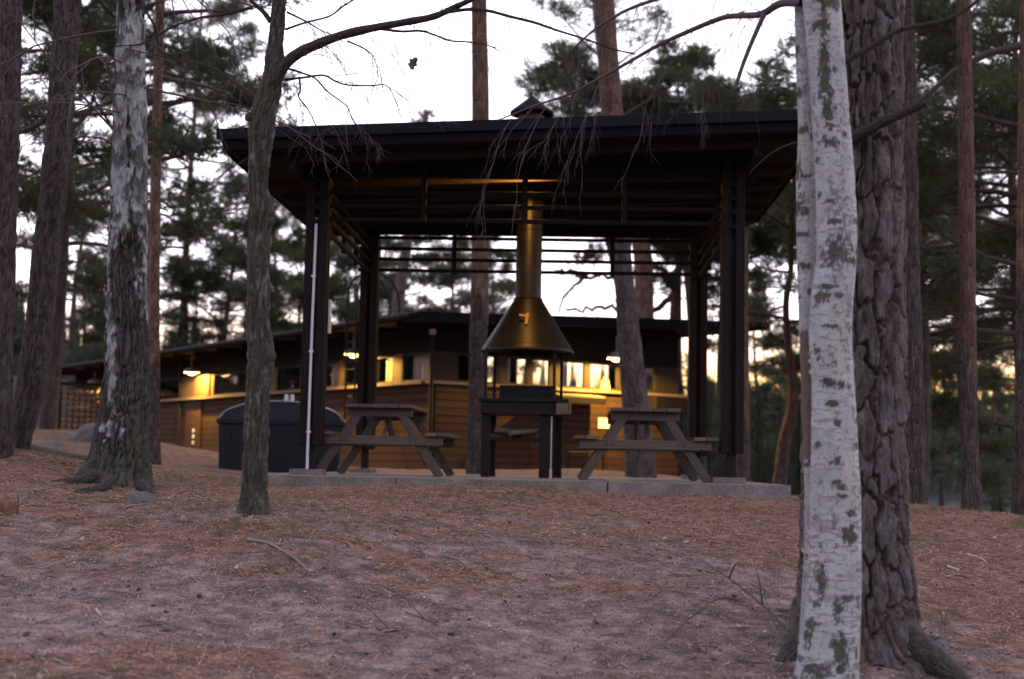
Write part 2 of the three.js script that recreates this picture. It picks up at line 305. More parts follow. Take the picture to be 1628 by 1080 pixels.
{ // fireplace with hood, flue and rain cap
  const f = thing('barbecue_fireplace', 'central steel barbecue fireplace with brown conical hood and tall flue', 'fireplace', [toWorld(0.0, 0, 0.15).x, 0, toWorld(0, 0, 0.15).z], YAW);
  const hood = new THREE.LatheGeometry([[0.545, 1.475], [0.55, 1.475], [0.552, 1.50], [0.545, 1.505], [0.36, 1.80], [0.175, 2.10], [0.165, 2.12], [0.15, 2.10], [0.52, 1.49]].map(a => new THREE.Vector2(...a)), 64);
  const h = part('hood', hood, m.hood, f);
  const seam = new THREE.TorusGeometry(0.168, 0.008, 6, 48); seam.rotateX(Math.PI / 2); seam.translate(0, 2.12, 0); part('collar', seam, m.hood, h);
  for (const y of [1.56, 1.60]) { const r = 0.545 - (y - 1.505) * 0.627, t = new THREE.TorusGeometry(r, 0.003, 5, 64); t.rotateX(Math.PI / 2); t.translate(0, y, 0); part('seam', t, m.hood, h); }
  const dh = pbox('damper_handle', f, M(0.70, 0.36, 0.07, { roughness: 0.45 }), 0.035, 0.13, 0.03, 0.0, 1.845, 0.385, [0.0, 0, -0.14]); pbox('handle_arm', dh, dh.material, 0.085, 0.022, 0.022, -0.055, 0.03, 0);
  const flue = part('flue', new THREE.CylinderGeometry(0.155, 0.155, 2.28, 48, 1, true), m.hood, f); flue.position.y = 3.24;
  for (const y of [-0.3, 0.05]) { const t = new THREE.TorusGeometry(0.157, 0.004, 5, 48); t.rotateX(Math.PI / 2); t.translate(0, y, 0); part('flue_joint', t, m.hood, flue); }
  const cap = part('rain_cap', new THREE.LatheGeometry([[0.0, 0.24], [0.26, 0.03], [0.262, 0.0], [0.24, 0.0], [0.0, 0.2]].map(a => new THREE.Vector2(...a)), 40), m.roofMetal, f); cap.position.y = 4.36;
  for (let k = 0; k < 4; k++) pbox('cap_bracket', cap, m.steel, 0.02, 0.12, 0.008, 0.16 * Math.cos(k * 1.57 + 0.6), 0.03, 0.16 * Math.sin(k * 1.57 + 0.6));
  for (const [x, z] of [[-0.47, 0.3], [0.33, 0.36], [0.41, -0.34], [-0.40, -0.34]]) pbox('hood_support', f, m.steel, 0.035, 0.62, 0.035, x, 1.19, z);
  pbox('fire_tray', f, m.steel, 0.98, 0.14, 0.92, -0.02, 0.80, 0);
  pbox('tray_rim', f, m.steel, 1.04, 0.04, 0.98, -0.02, 0.893, 0);
  pbox('fire_box', f, m.steel, 0.66, 0.16, 0.55, 0.02, 0.995, -0.05);
  pbox('tray_end', f, wood(0.26, 0.20, 0.16), 0.14, 0.13, 0.03, 0.43, 0.80, 0.485);
  pbox('tray_handle', f, m.tableEnd, 0.03, 0.13, 0.06, 0.52, 0.80, 0.48);
  for (const [x, z, w] of [[-0.45, 0.38, 0.10], [0.23, 0.38, 0.12], [0.38, -0.38, 0.1], [-0.42, -0.38, 0.1]]) pbox('leg', f, m.steel, w, 0.73, 0.06, x, 0.365, z);
  pbox('leg_trim', f, m.conduit, 0.012, 0.72, 0.012, 0.31, 0.36, 0.40); pbox('leg_trim', f, m.steel, 0.02, 0.72, 0.02, 0.335, 0.36, 0.36);
  pbox('shelf', f, m.brownTimber, 0.62, 0.025, 0.66, -0.12, 0.435, 0);
  const R = rng(5), P = f.position;
  const logs = [[-0.30, 0.475, 0.14, 0.5, 0.34], [-0.20, 0.53, 0.2, 0.9, 0.36], [-0.02, 0.53, 0.22, 0.95, 0.40], [0.06, 0.475, 0.05, 0.1, 0.42], [-0.12, 0.474, -0.12, 0.2, 0.4]];
  logs.forEach(([x, y, z, a, L], i) => {
    const g = new THREE.CylinderGeometry(0.034, 0.038, L, 5, 1); g.rotateZ(Math.PI / 2);
    const p = toWorld(x, y, z + 0.15); const lg = thing('split_log', ['pale short split log at the left end of the fireplace shelf', 'split log leaning left on the pile of the fireplace shelf', 'long split log lying slanted across the fireplace shelf pile', 'flat split log at the right of the fireplace shelf', 'split log at the back of the fireplace shelf'][i], 'log', [p.x, p.y, p.z], YAW, 'firewood on the fireplace shelf');
    const o = part('wood', g, i % 2 ? m.tableEnd : m.log, lg); o.rotation.set(0.3 * i, a * 0.7, i === 1 || i === 2 ? -0.28 : 0);
  });
}
// picnic tables
function picnicTable(label, cx, zNear, turn) {
  const p = toWorld(cx, 0, zNear), t = thing('picnic_table', label, 'picnic table', [p.x, 0, p.z], YAW + turn, 'picnic tables under the shelter');
  const Lg = 1.75;                                          // runs to local -z
  for (let k = 0; k < 5; k++) pbox('top_plank', t, k % 2 ? m.tableWood : m.tableWood2, 0.138, 0.038, Lg, (k - 2) * 0.146, 0.745, -Lg / 2 + 0.02);
  for (const sx of [-1, 1]) for (const k of [0, 1]) pbox('seat_plank', t, k ? m.tableWood : m.tableEnd, 0.125, 0.038, Lg, sx * (0.56 + k * 0.132), 0.449, -Lg / 2 + 0.02);
  for (const z of [-0.10, -Lg + 0.14]) {
    pbox('top_brace', t, m.tableWood, 0.71, 0.09, 0.045, 0, 0.679, z + 0.001);
    const sb = pbox('seat_brace', t, m.tableWood2, 1.38, 0.095, 0.045, 0, 0.381, z + 0.046);
    for (const x of [-0.40, -0.34, 0.34, 0.40]) { const b = part('bolt', new THREE.CylinderGeometry(0.011, 0.011, 0.02, 10), m.bolt, sb); b.rotation.x = Math.PI / 2; b.position.set(x, 0, 0.026); }
    for (const sx of [-1, 1]) bar('leg', t, m.tableWood, V(sx * 0.66, 0.0, z), V(sx * 0.20, 0.71, z), 0.043, 0.095);
  }
  for (const sx of [-1, 1]) bar('strut', t, m.tableWood, V(sx * 0.05, 0.70, -Lg / 2 + 0.05 * sx), V(sx * 0.02, 0.40, sx > 0 ? -0.16 : -Lg + 0.2), 0.04, 0.07);
  return t;
}
picnicTable('grey wooden picnic table by the left shelter posts', -1.52, 1.88, 0);
picnicTable('grey wooden picnic table by the right shelter posts', 1.31, 2.15, 0);

// ------------------------------------------------------------------ service building behind
const BT = 34 * Math.PI / 180, BC = V(-1.54, 0, -28);
const kx = px => (px - CX) / F;
const fx = px => (1.54 + 28 * kx(px)) / (0.829 - 0.559 * kx(px));            // x on the front wall
const fxz = (px, z) => (1.54 - 0.559 * z + kx(px) * (28 - 0.829 * z)) / (0.829 - 0.559 * kx(px));   // x of a point z off the front wall
const szx = (px, x) => -(-1.54 + 0.829 * x - kx(px) * (28 + 0.559 * x)) / (0.559 + 0.829 * kx(px));   // z of a point x off the side wall
const sz = px => -(-1.54 - 28 * kx(px)) / (0.559 + 0.829 * kx(px));          // z on the side wall
const bw = (x, y, z) => V(x, y, z).applyAxisAngle(V(0, 1, 0), BT).add(BC);
const bld = thing('service_building', 'low dark brown boarded building with wide flat eaves behind the shelter', 'building', [BC.x, 0, BC.z], BT);
{
  const b = bld, Y0 = -0.45, SILL = 1.70, HEAD = 2.36, XE = 6.35, ZE = -23.2, bm = [m.board, m.board2, m.board3];
  const R = rng(77);
  // boards of both walls, one row at a time
  const rows = 14, bh = (SILL - Y0) / rows;
  pbox('wall_core', b, m.darkBoard, XE - 0.06, SILL - Y0, 0.1, XE / 2, (SILL + Y0) / 2, -0.075);
  pbox('wall_core', b, m.darkBoard, 0.1, SILL - Y0, -ZE - 0.1, 0.075, (SILL + Y0) / 2, ZE / 2 - 0.1);
  for (let r = 0; r < rows; r++) {
    const y = Y0 + (r + 0.5) * bh;
    for (const [a, c] of [[0.06, 2.35], [2.36, 4.35], [4.36, XE]]) pbox('wall_board', b, bm[Math.floor(R() * 3)], c - a - 0.004, bh - 0.014, 0.022, (a + c) / 2, y, -0.012, [0.02, 0, 0]);
    for (const [a, c] of [[0.1, 5.2], [5.21, 10.6], [10.61, 13.1], [13.11, 18.2], [18.21, -ZE]]) pbox('wall_board', b, bm[Math.floor(R() * 3)], 0.022, bh - 0.014, c - a - 0.004, 0.012, y, -(a + c) / 2);
  }
  // sill ledge
  pbox('sill_ledge', b, m.sill, XE + 0.2, 0.06, 0.18, XE / 2 - 0.02, SILL + 0.033, -0.01);
  pbox('sill_ledge', b, m.sill, 0.26, 0.06, -ZE - 0.15, -0.03, SILL + 0.033, ZE / 2 - 0.12);
  // upper wall over the windows up to the roof
  const rt = x => 2.86 + 0.05 * (x + 0.9);                  // underside of the roof
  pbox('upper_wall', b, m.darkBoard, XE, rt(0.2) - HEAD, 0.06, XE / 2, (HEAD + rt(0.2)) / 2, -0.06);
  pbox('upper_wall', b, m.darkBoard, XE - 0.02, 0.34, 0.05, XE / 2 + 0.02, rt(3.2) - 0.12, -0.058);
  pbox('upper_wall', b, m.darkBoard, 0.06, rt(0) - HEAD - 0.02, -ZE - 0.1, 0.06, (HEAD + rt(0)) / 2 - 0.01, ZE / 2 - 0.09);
  // window runs: [from, to] in metres along the wall
  const win = (wall, a, c) => {
    const hd = wall === 'right' ? 3.05 : HEAD, w = Math.abs(c - a), mid = (a + c) / 2, H = hd - SILL - 0.06, yc = (hd + SILL + 0.06) / 2, front = wall === 'front', X = wall === 'right' ? XE - 0.05 : 0.05;
    const g = new THREE.Group(); g.name = 'window'; b.add(g); g.position.set(front ? mid : X, yc, front ? -0.05 : mid); g.rotation.y = front ? 0 : wall === 'right' ? Math.PI / 2 : -Math.PI / 2;
    const t = 0.05;
    pbox('frame', g, m.frame, w, t, 0.07, 0, H / 2 - t / 2, 0); pbox('frame', g, m.frame, w, t, 0.07, 0, -H / 2 + t / 2, 0);
    for (const s of [-1, 1]) pbox('frame', g, m.frame, t, H - 2 * t, 0.07, s * (w / 2 - t / 2), 0, 0);
    const pane = part('pane', new THREE.PlaneGeometry(w - 2 * t, H - 2 * t), m.glass, g); pane.position.z = 0.005;
  };
  const pier = (wall, a, c, mat) => { const w = Math.abs(c - a), mid = (a + c) / 2; if (w < 0.01) return; const X = wall === 'right' ? XE - 0.05 : 0.05; if (wall === 'front') pbox('pier', b, mat, w, HEAD - SILL - 0.06, 0.08, mid, (HEAD + SILL + 0.06) / 2, -0.05); else { const hd = wall === 'right' ? 3.05 : HEAD; pbox('pier', b, mat, 0.08, hd - SILL - 0.06, w, X, (hd + SILL + 0.06) / 2, mid); } };
  const fw = [[727, 795], [807, 842], [847, 878], [893, 934], [938, 986], [991, 1046]].map(a => a.map(fx));
  let cur = 0; for (const [a, c] of fw) { pier('front', cur, a, m.frame); win('front', a, c); cur = c; } pier('front', cur, XE, m.frame);
  const sw = [[684, 638], [626, 597], [572, 545], [538, 512], [478, 440], [393, 339], [288, 250], [238, 195], [156, 130]].map(a => a.map(sz));
  for (const [a, c] of [sw[0], sw[1], sw[3]]) {              // curtains behind three of the side windows
    const w = Math.abs(c - a) * 0.7, g = new THREE.PlaneGeometry(w, HEAD - SILL, 36, 1), p = g.attributes.position; for (let i = 0; i < p.count; i++) p.setZ(i, 0.025 * Math.sin(p.getX(i) * 55) + 0.012 * Math.sin(p.getX(i) * 23)); g.computeVertexNormals();
    const o = part('curtain', g, M(0.42, 0.38, 0.33, { side: THREE.DoubleSide }), b); o.rotation.y = -Math.PI / 2; o.position.set(0.2, (HEAD + SILL) / 2 + 0.03, (a + c) / 2);
  }
  cur = -0.1; for (const [a, c] of sw) { pier('side', cur, a, m.pier); win('side', a, c); cur = c; } pier('side', cur, ZE, m.pier);
  // far right wall, with windows the evening sky shows through
  pbox('wall_core', b, m.darkBoard, 0.1, SILL - Y0, -ZE - 0.1, XE - 0.05, (SILL + Y0) / 2, ZE / 2 - 0.08);
  pbox('upper_wall', b, m.darkBoard, 0.06, rt(XE) - 3.05, -ZE - 0.1, XE - 0.04, (3.05 + rt(XE)) / 2 - 0.01, ZE / 2 - 0.08);
  cur = -0.1; for (const [a, c] of [[-2.4, -4.2], [-4.6, -6.4], [-6.8, -8.4]]) { pier('right', cur, a, m.frame); win('right', a, c); cur = c; } pier('right', cur, ZE, m.frame);
  pbox('back_wall', b, m.darkBoard, XE - 0.2, 3.4, 0.1, XE / 2, 1.25, ZE + 0.02);
  pbox('floor', b, m.inside, XE - 0.3, 0.08, -ZE - 0.4, XE / 2, -0.1, ZE / 2); pbox('ceiling', b, m.inside, XE - 0.3, 0.04, -ZE - 0.4, XE / 2, rt(XE / 2) - 0.05, ZE / 2, [0, 0, Math.atan(0.05)]);
  pbox('partition', b, m.inside, XE - 0.3, 2.5, 0.08, XE / 2, 1.2, -11.4);
  // roof: one plane rising to the right, with fascia and gutter
  const rl = 9.12, roof = new THREE.Group(); roof.name = 'roof'; b.add(roof); roof.position.set(-0.9 + rl / 2, 2.86 + 0.05 * rl / 2 + 0.07, 0.9 - 24.6 / 2); roof.rotation.z = Math.atan(0.05);
  pbox('roof_deck', roof, m.felt, rl, 0.13, 24.6, 0, 0, 0);
  pbox('fascia', roof, m.fascia, rl + 0.04, 0.2, 0.03, 0, -0.03, 12.32); pbox('fascia', roof, m.fascia, 0.03, 0.17, 24.6, rl / 2 + 0.02, -0.02, 0); pbox('fascia', roof, m.fascia, 0.03, 0.12, 24.6, -rl / 2 - 0.018, -0.01, 0);
  const gut = new THREE.CylinderGeometry(0.06, 0.06, 24.4, 10, 1, true, 0, Math.PI); gut.rotateX(Math.PI / 2); gut.rotateZ(Math.PI); const gu = part('gutter', gut, m.roofMetal, roof); gu.position.set(-rl / 2 - 0.1, 0.0, 0); gu.material.side = THREE.DoubleSide;
  for (let k = 0; k < 16; k++) pbox('rafter', roof, m.darkTimber2, 0.85, 0.12, 0.06, -rl / 2 + 0.46, -0.127, 11.4 - k * 1.5);
  // downpipes
  for (const [x, z, top] of [[-0.09, 0.09, 2.8], [-0.09, sz(293), 2.75]]) { const g = tubeGeo([V(x, Y0, z), V(x, 1, z), V(x, top - 0.5, z), V(x, top, z)], 0.042, 0.042, 10); part('downpipe', g, m.steel, b); }
  pbox('downpipe_collar', b, m.paleMetal, 0.1, 0.1, 0.1, -0.09, 2.72, 0.09);
  // louvre grille over the door, the plank door with its three small discs
  const zc = (sz(313) + sz(336)) / 2, zw = Math.abs(sz(336) - sz(313)); const lv = pbox('louvre', b, m.pier, 0.03, HEAD - SILL - 0.1, zw, -0.02, (HEAD + SILL) / 2 + 0.04, zc);
  for (let k = 0; k < 8; k++) pbox('slat', lv, m.sill, 0.035, 0.014, zw - 0.06, -0.024, -0.25 + k * 0.072, 0, [0, 0, 0.5]);
  const dz = (sz(301) + sz(325)) / 2, dw = Math.abs(sz(325) - sz(301)); const dr = pbox('door', b, m.board3, 0.05, SILL - Y0 - 0.02, dw, -0.03, (SILL + Y0) / 2, dz);
  for (let k = 0; k < 3; k++) { const d = part('disc', new THREE.CylinderGeometry(0.05, 0.05, 0.02, 14), m.paper, dr); d.rotation.z = Math.PI / 2; d.position.set(-0.034, 0.25 - k * 0.16, 0.1); }
  pbox('handle', dr, m.steel, 0.03, 0.22, 0.03, -0.04, -0.25, 0.1);
  // shelf canopy and bench ledge of the front wall
  pbox('shelf_canopy', b, m.sill, fx(942) - fx(868), 0.05, 0.5, (fx(942) + fx(868)) / 2, 1.60, 0.25, [0.12, 0, 0]);
  pbox('canopy_edge', b, m.darkTimber, fx(942) - fx(868), 0.14, 0.04, (fx(942) + fx(868)) / 2, 1.49, 0.5);
  pbox('corner_ledge', b, m.darkTimber, fx(1086) - fx(1027), 0.3, 0.4, (fx(1086) + fx(1027)) / 2, 1.52, 0.2);
  pbox('notice', b, m.paper, 0.30, 0.22, 0.012, fx(962), 1.06, 0.012);
  // doorframe line and handrail
  const rl2 = part('handrail', tubeGeo([bwL(fx(873), 0.42, 0.75), bwL(fx(928), 0.42, 0.75)], 0.02, 0.02, 8), m.steel, b);
  for (const px of [874, 928]) pbox('rail_post', rl2, m.steel, 0.035, 0.75, 0.035, fx(px), 0.04, 0.75);
  // terrace post under the right overhang
  pbox('terrace_post', b, m.darkTimber2, 0.14, 3.9, 0.14, 7.9, 1.2, 0.3);
}
function bwL(x, y, z) { return V(x, y, z); }
// lamps under the eaves
function eaveLamp(label, x, z, power = 28) {
  const y = 2.42, p = bw(x, y, z), l = thing('eave_lamp', label, 'lamp', [p.x, p.y, p.z], BT, 'lamps under the eaves of the building');
  pbox('bracket', l, m.lampBody, 0.04, 0.36, 0.04, 0, 0.26, 0);
  part('shade', new THREE.LatheGeometry([[0.03, 0.11], [0.12, 0.10], [0.2, 0.04], [0.205, -0.03], [0.195, -0.03], [0.19, 0.035], [0.11, 0.085], [0.0, 0.09]].map(a => new THREE.Vector2(...a)), 28), m.lampBody, l);
  const e = part('diffuser', new THREE.SphereGeometry(0.115, 20, 12), M(0.9, 0.85, 0.7, { emissive: new THREE.Color(1, 0.78, 0.34), emissiveIntensity: 3.5 }), l); e.scale.set(1, 0.75, 1); e.position.y = -0.02;
  const q = new THREE.PointLight(new THREE.Color(1, 0.56, 0.10), power); q.position.set(0, 0.005, 0); q.castShadow = true; l.add(q);
}
eaveLamp('lit lamp under the eave beside the roof ladder', -0.42, szx(562, -0.42));
eaveLamp('lit lamp under the eave above the plank door', -0.42, szx(305, -0.42));
eaveLamp('lit lamp under the eave left of the old birch', -0.42, szx(151, -0.42));
eaveLamp('lit lamp over the boarded front wall with the white notice', fxz(981, 0.8), 0.8, 42);
{ // yellow lantern on the sill, a glowing shape added for a lamp reflection
  const p = bw(fx(961), 1.765, 0.06), l = thing('sill_gleam', 'small yellow lantern on the window sill', 'gleam', [p.x, p.y, p.z], BT);
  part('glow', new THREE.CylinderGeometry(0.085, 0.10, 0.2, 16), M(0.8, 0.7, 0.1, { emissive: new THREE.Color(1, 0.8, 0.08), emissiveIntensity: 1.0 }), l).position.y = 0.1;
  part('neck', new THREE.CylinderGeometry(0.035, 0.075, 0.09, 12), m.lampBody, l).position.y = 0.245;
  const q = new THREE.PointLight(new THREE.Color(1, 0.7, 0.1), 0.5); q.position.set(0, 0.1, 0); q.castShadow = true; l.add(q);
}
{ // roof ladder with looped hand rails
  const z0 = szx(558, -1.08), l = thing('roof_ladder', 'steel ladder with looped handrails leading onto the building roof', 'ladder', [bw(0, 0, 0).x, 0, bw(0, 0, 0).z], BT);
  const L = 1.08;
  for (const s of [-1, 1]) part('side_rail', tubeGeo(smooth([V(-L, 1.0, z0 + s * 0.2), V(-L, 2.4, z0 + s * 0.2), V(-L, 3.35, z0 + s * 0.2), V(-L + 0.05, 3.75, z0 + s * 0.2), V(-L + 0.35, 3.98, z0 + s * 0.2), V(-L + 0.75, 3.85, z0 + s * 0.2), V(-L + 0.95, 3.5, z0 + s * 0.2), V(-L + 0.98, 3.05, z0 + s * 0.2)], 40), 0.022, 0.022, 8), m.steel, l);
  for (let k = 0; k < 8; k++) pbox('rung', l, m.steel, 0.025, 0.025, 0.38, -L, 1.15 + k * 0.28, z0);
  for (const y of [1.1]) for (const s of [-1, 1]) pbox('wall_bracket', l, m.steel, 1.06, 0.03, 0.03, -L / 2, y, z0 + s * 0.2);
}
{ // firewood rack at the far end
  const p = onGround(128, 43), t = thing('wood_rack', 'tall rack of stacked split wood at the far left end of the building', 'wood rack', [p.x, p.y, p.z], 0.5);
  for (const x of [-0.75, 0.75]) pbox('upright', t, m.darkTimber2, 0.1, 2.0, 0.4, x, 1.0, 0);
  pbox('cover', t, m.darkTimber, 1.8, 0.08, 0.6, 0, 2.04, 0);
  const R = rng(9), g = new THREE.CylinderGeometry(0.07, 0.07, 0.5, 6); g.rotateX(Math.PI / 2);
  for (let j = 0; j < 11; j++) for (let i = 0; i < 8; i++) { const o = part('split_wood', g, R() < 0.5 ? m.tableEnd : m.log, t); o.position.set(-0.62 + i * 0.176 + (j % 2) * 0.05 * 0, 0.12 + j * 0.165, 0.02 * R()); o.rotation.z = R() * 3; }
}
{ // waste container
  const p = onGround(447, 22.8), t = thing('waste_container', 'dark blue waste container with rounded lid behind the left shelter post', 'container', [p.x, p.y - 0.05, p.z], 0.12); t.scale.y = 0.95;
  const sh = new THREE.Shape(); sh.moveTo(-0.92, 0.05); sh.lineTo(0.88, 0.05); sh.lineTo(0.95, 0.86); sh.lineTo(-0.95, 0.86); sh.closePath();
  const body = new THREE.ExtrudeGeometry(sh, { depth: 0.95, bevelEnabled: true, bevelSize: 0.02, bevelThickness: 0.02, bevelSegments: 2 }); body.translate(0, 0, -0.47);
  const bo = part('body', body, m.bin, t);
  for (let k = 0; k < 9; k++) pbox('rib', bo, m.bin, 0.05, 0.72, 0.03, -0.8 + k * 0.2, 0.45, 0.51);
  pbox('rim', t, m.bin, 2.0, 0.07, 1.06, 0, 0.905, 0);
  const ls = new THREE.Shape(); ls.moveTo(-0.97, 0.94); ls.lineTo(0.97, 0.94); ls.quadraticCurveTo(0.93, 1.08, 0.6, 1.19); ls.quadraticCurveTo(0, 1.30, -0.6, 1.19); ls.quadraticCurveTo(-0.93, 1.08, -0.97, 0.94);
  const lid = new THREE.ExtrudeGeometry(ls, { depth: 0.98, bevelEnabled: true, bevelSize: 0.015, bevelThickness: 0.015, bevelSegments: 2, curveSegments: 20 }); lid.translate(0, 0, -0.49);
  const li = part('lid', lid, m.binLid, t);
  const pts = []; for (let k = 0; k <= 24; k++) { const a = -1 + 2 * k / 24; pts.push(V(a * 0.96, 0.955 + 0.30 * Math.pow(1 - a * a, 0.55), 0.515)); } part('lid_trim', tubeGeo(pts, 0.012, 0.012, 6), m.binTrim, li);
  for (const x of [0.05, 0.14]) { const h = part('lid_knob', new THREE.CylinderGeometry(0.03, 0.04, 0.16, 10), m.conduit, li); h.position.set(x, 1.31, 0.1); }
}

// ------------------------------------------------------------------ trees
function trunkGeo(rows, { seg = 48, step = 0.05, disp, color, uvScale = 1 }) {
  const curve = new THREE.CatmullRomCurve3(rows.map(r => r.c), false, 'centripetal'), n = rows.length - 1, L = curve.getLength();
  // arc length at each row, so that radii follow
  const cum = [0]; const dense = 40 * n, pp = []; for (let i = 0; i <= dense; i++) pp.push(curve.getPoint(i / dense));
  for (let i = 1; i <= dense; i++) cum.push(cum[i - 1] + pp[i].distanceTo(pp[i - 1]));
  const N = Math.max(2, Math.ceil(cum[dense] / step)), P = [], C = [], UV = [], I = []; let q = 0;
  for (let k = 0; k <= N; k++) {
    const s = cum[dense] * k / N; while (q < dense - 1 && cum[q + 1] < s) q++;
    const t = (q + clamp((s - cum[q]) / Math.max(1e-9, cum[q + 1] - cum[q]))) / dense, c = curve.getPoint(t), tan = curve.getTangent(t);
    const ri = Math.min(n - 1, Math.floor(t * n)), rf = t * n - ri, r = mix(rows[ri].r, rows[ri + 1].r, rf * rf * (3 - 2 * rf) * 0.5 + rf * 0.5);
    const ex = V(1, 0, 0).addScaledVector(tan, -tan.x).normalize(), ez = ex.clone().cross(tan).normalize();
    for (let j = 0; j <= seg; j++) {
      const th = (j % seg) / seg * 2 * Math.PI, [d, col] = disp ? disp(th, s, r, c) : [0, null], R = r + d, cs = Math.cos(th) * R, sn = Math.sin(th) * R;
      P.push(c.x + ex.x * cs + ez.x * sn, c.y + ex.y * cs + ez.y * sn, c.z + ex.z * cs + ez.z * sn); UV.push(j / seg * Math.round(2 * Math.PI * rows[0].r / 0.8 + 0.5), s / 0.8 * uvScale);
      if (col) C.push(...col); else if (color) C.push(...color);
    }
    if (k) for (let j = 0; j < seg; j++) { const a = (k - 1) * (seg + 1) + j, b = a + seg + 1; I.push(a, b, a + 1, b, b + 1, a + 1); }
  }
  const g = new THREE.BufferGeometry(); g.setAttribute('position', new THREE.Float32BufferAttribute(P, 3)); g.setAttribute('uv', new THREE.Float32BufferAttribute(UV, 2)); if (C.length) g.setAttribute('color', new THREE.Float32BufferAttribute(C, 3)); g.setIndex(I); g.computeVertexNormals();
  const nn = g.attributes.normal; for (let k = 0; k <= N; k++) { const a = k * (seg + 1), b = a + seg, v = V(nn.getX(a) + nn.getX(b), nn.getY(a) + nn.getY(b), nn.getZ(a) + nn.getZ(b)).normalize(); nn.setXYZ(a, v.x, v.y, v.z); nn.setXYZ(b, v.x, v.y, v.z); }
  return g;
}
// rows measured as [py, left px, right px] from the base upward, D metres away; goes on to full height h above the base
function measured(px, D, h, flare = 1.35, taper = 0.35) {
  const rows = px.map(([y, l, r]) => ({ c: at((l + r) / 2, y, D), r: (r - l) / 2 * D / F }));
  const b = rows[0]; b.c.y = G(b.c.x, -b.c.z) - 0.12;
  const last = rows[rows.length - 1], prev = rows[Math.max(0, rows.length - 3)], dir = last.c.clone().sub(prev.c); dir.multiplyScalar(1 / Math.max(0.01, dir.y));
  const yTop = b.c.y + h, y0 = last.c.y;
  if (yTop > y0 + 0.5) for (const f of [0.25, 0.6, 1]) rows.push({ c: last.c.clone().add(V(dir.x * (yTop - y0) * f * (1 - 0.4 * f), (yTop - y0) * f, dir.z * (yTop - y0) * f)), r: mix(last.r, last.r * taper, f) });
  return rows;
}
const atHeight = (rows, y) => { for (let i = 0; i < rows.length - 1; i++) if (rows[i + 1].c.y >= y) return rows[i].c.clone().lerp(rows[i + 1].c, clamp((y - rows[i].c.y) / (rows[i + 1].c.y - rows[i].c.y))); return rows[rows.length - 1].c.clone(); };

// Scots pine bark: plates parted by fissures, thin orange bark higher up
const pineBark = (nU, cellH, depth, seed, switchAt = 99, lo = [0.155, 0.118, 0.112], hi = [0.30, 0.165, 0.12], rough = 1) => (th, s, r) => {
  const u = th / (2 * Math.PI), a = u * nU, n1 = fbm(a * 0.5, s / cellH * 0.8, seed, 3, nU / 2 | 0 || 1) - 0.5, n2 = fbm(a * 2, s / cellH * 2.6, seed + 3, 3, nU * 2) - 0.5;
  const w = worley(a + 1.1 * n1 + 0.7 * n2, s / cellH + 0.9 * n2 + 0.6 * n1, nU, 0, seed), f = fbm(a * 5, s * 26, seed + 5, 4, nU * 5), st = fbm(a * 9, s * 9, seed + 6, 3, nU * 9);
  const wid = 0.04 + 0.24 * clamp(fbm(a * 1.5, s / cellH * 1.5, seed + 7, 2, Math.round(nU * 1.5)) - 0.1), crack = Math.pow(clamp(1 - (w[1] - w[0] + 0.12 * (st - 0.5)) / wid), 0.8);
  const rid = Math.pow(1 - Math.abs(2 * fbm(a * 1.2, s * 2.2, seed + 8, 3, Math.round(nU * 1.2)) - 1), 9), deep = Math.max(crack, 0.8 * rid);
  const flake = Math.floor(7 * fbm(a * 1.5, s * 5, seed + 11, 3, Math.round(nU * 1.5))) / 7 - 0.4 + 0.4 * (Math.floor(5 * fbm(a * 4, s * 16, seed + 13, 2, nU * 4)) / 5 - 0.4);
  const up = ss(-0.12, 0.12, s - switchAt + 1.6 * (fbm(u * 4, s * 1.1, seed + 9, 3, 4) - 0.5)), dp = depth * (1 - 0.8 * up);
  const v = (0.55 + 0.55 * f + 0.35 * st + 0.35 * (w[2] - 0.5) + 0.5 * flake) * (1 - 0.3 * deep * (1 - up)), red = 0.25 * deep + 0.25 * (st - 0.5);
  return [-dp * deep + dp * 0.25 * (w[2] - 0.5) + rough * (dp * 0.9 * flake + dp * 0.5 * (f - 0.5) + dp * 0.3 * (st - 0.5)), [mix(lo[0] * (1 + red), hi[0], up) * v, mix(lo[1], hi[1], up) * v, mix(lo[2] * (1 - red * 0.5), hi[2], up) * v]];
};
const mBark = new THREE.MeshStandardMaterial({ vertexColors: true, roughness: 0.95, bumpMap: rep(mottleB, 2, 2), bumpScale: 0.006, map: rep(barkT, 3, 3) });
const mBarkFar = new THREE.MeshStandardMaterial({ vertexColors: true, roughness: 0.95, map: barkT, bumpMap: barkB, bumpScale: 0.02 });
const mBranch = M(0.075, 0.056, 0.05, { roughness: 0.95 }), mTwig = M(0.085, 0.06, 0.062, { roughness: 0.9 }), mLimb = M(0.085, 0.07, 0.062, { roughness: 0.95, map: rep(barkT, 4, 3), bumpMap: rep(barkB, 4, 3), bumpScale: 0.012 });
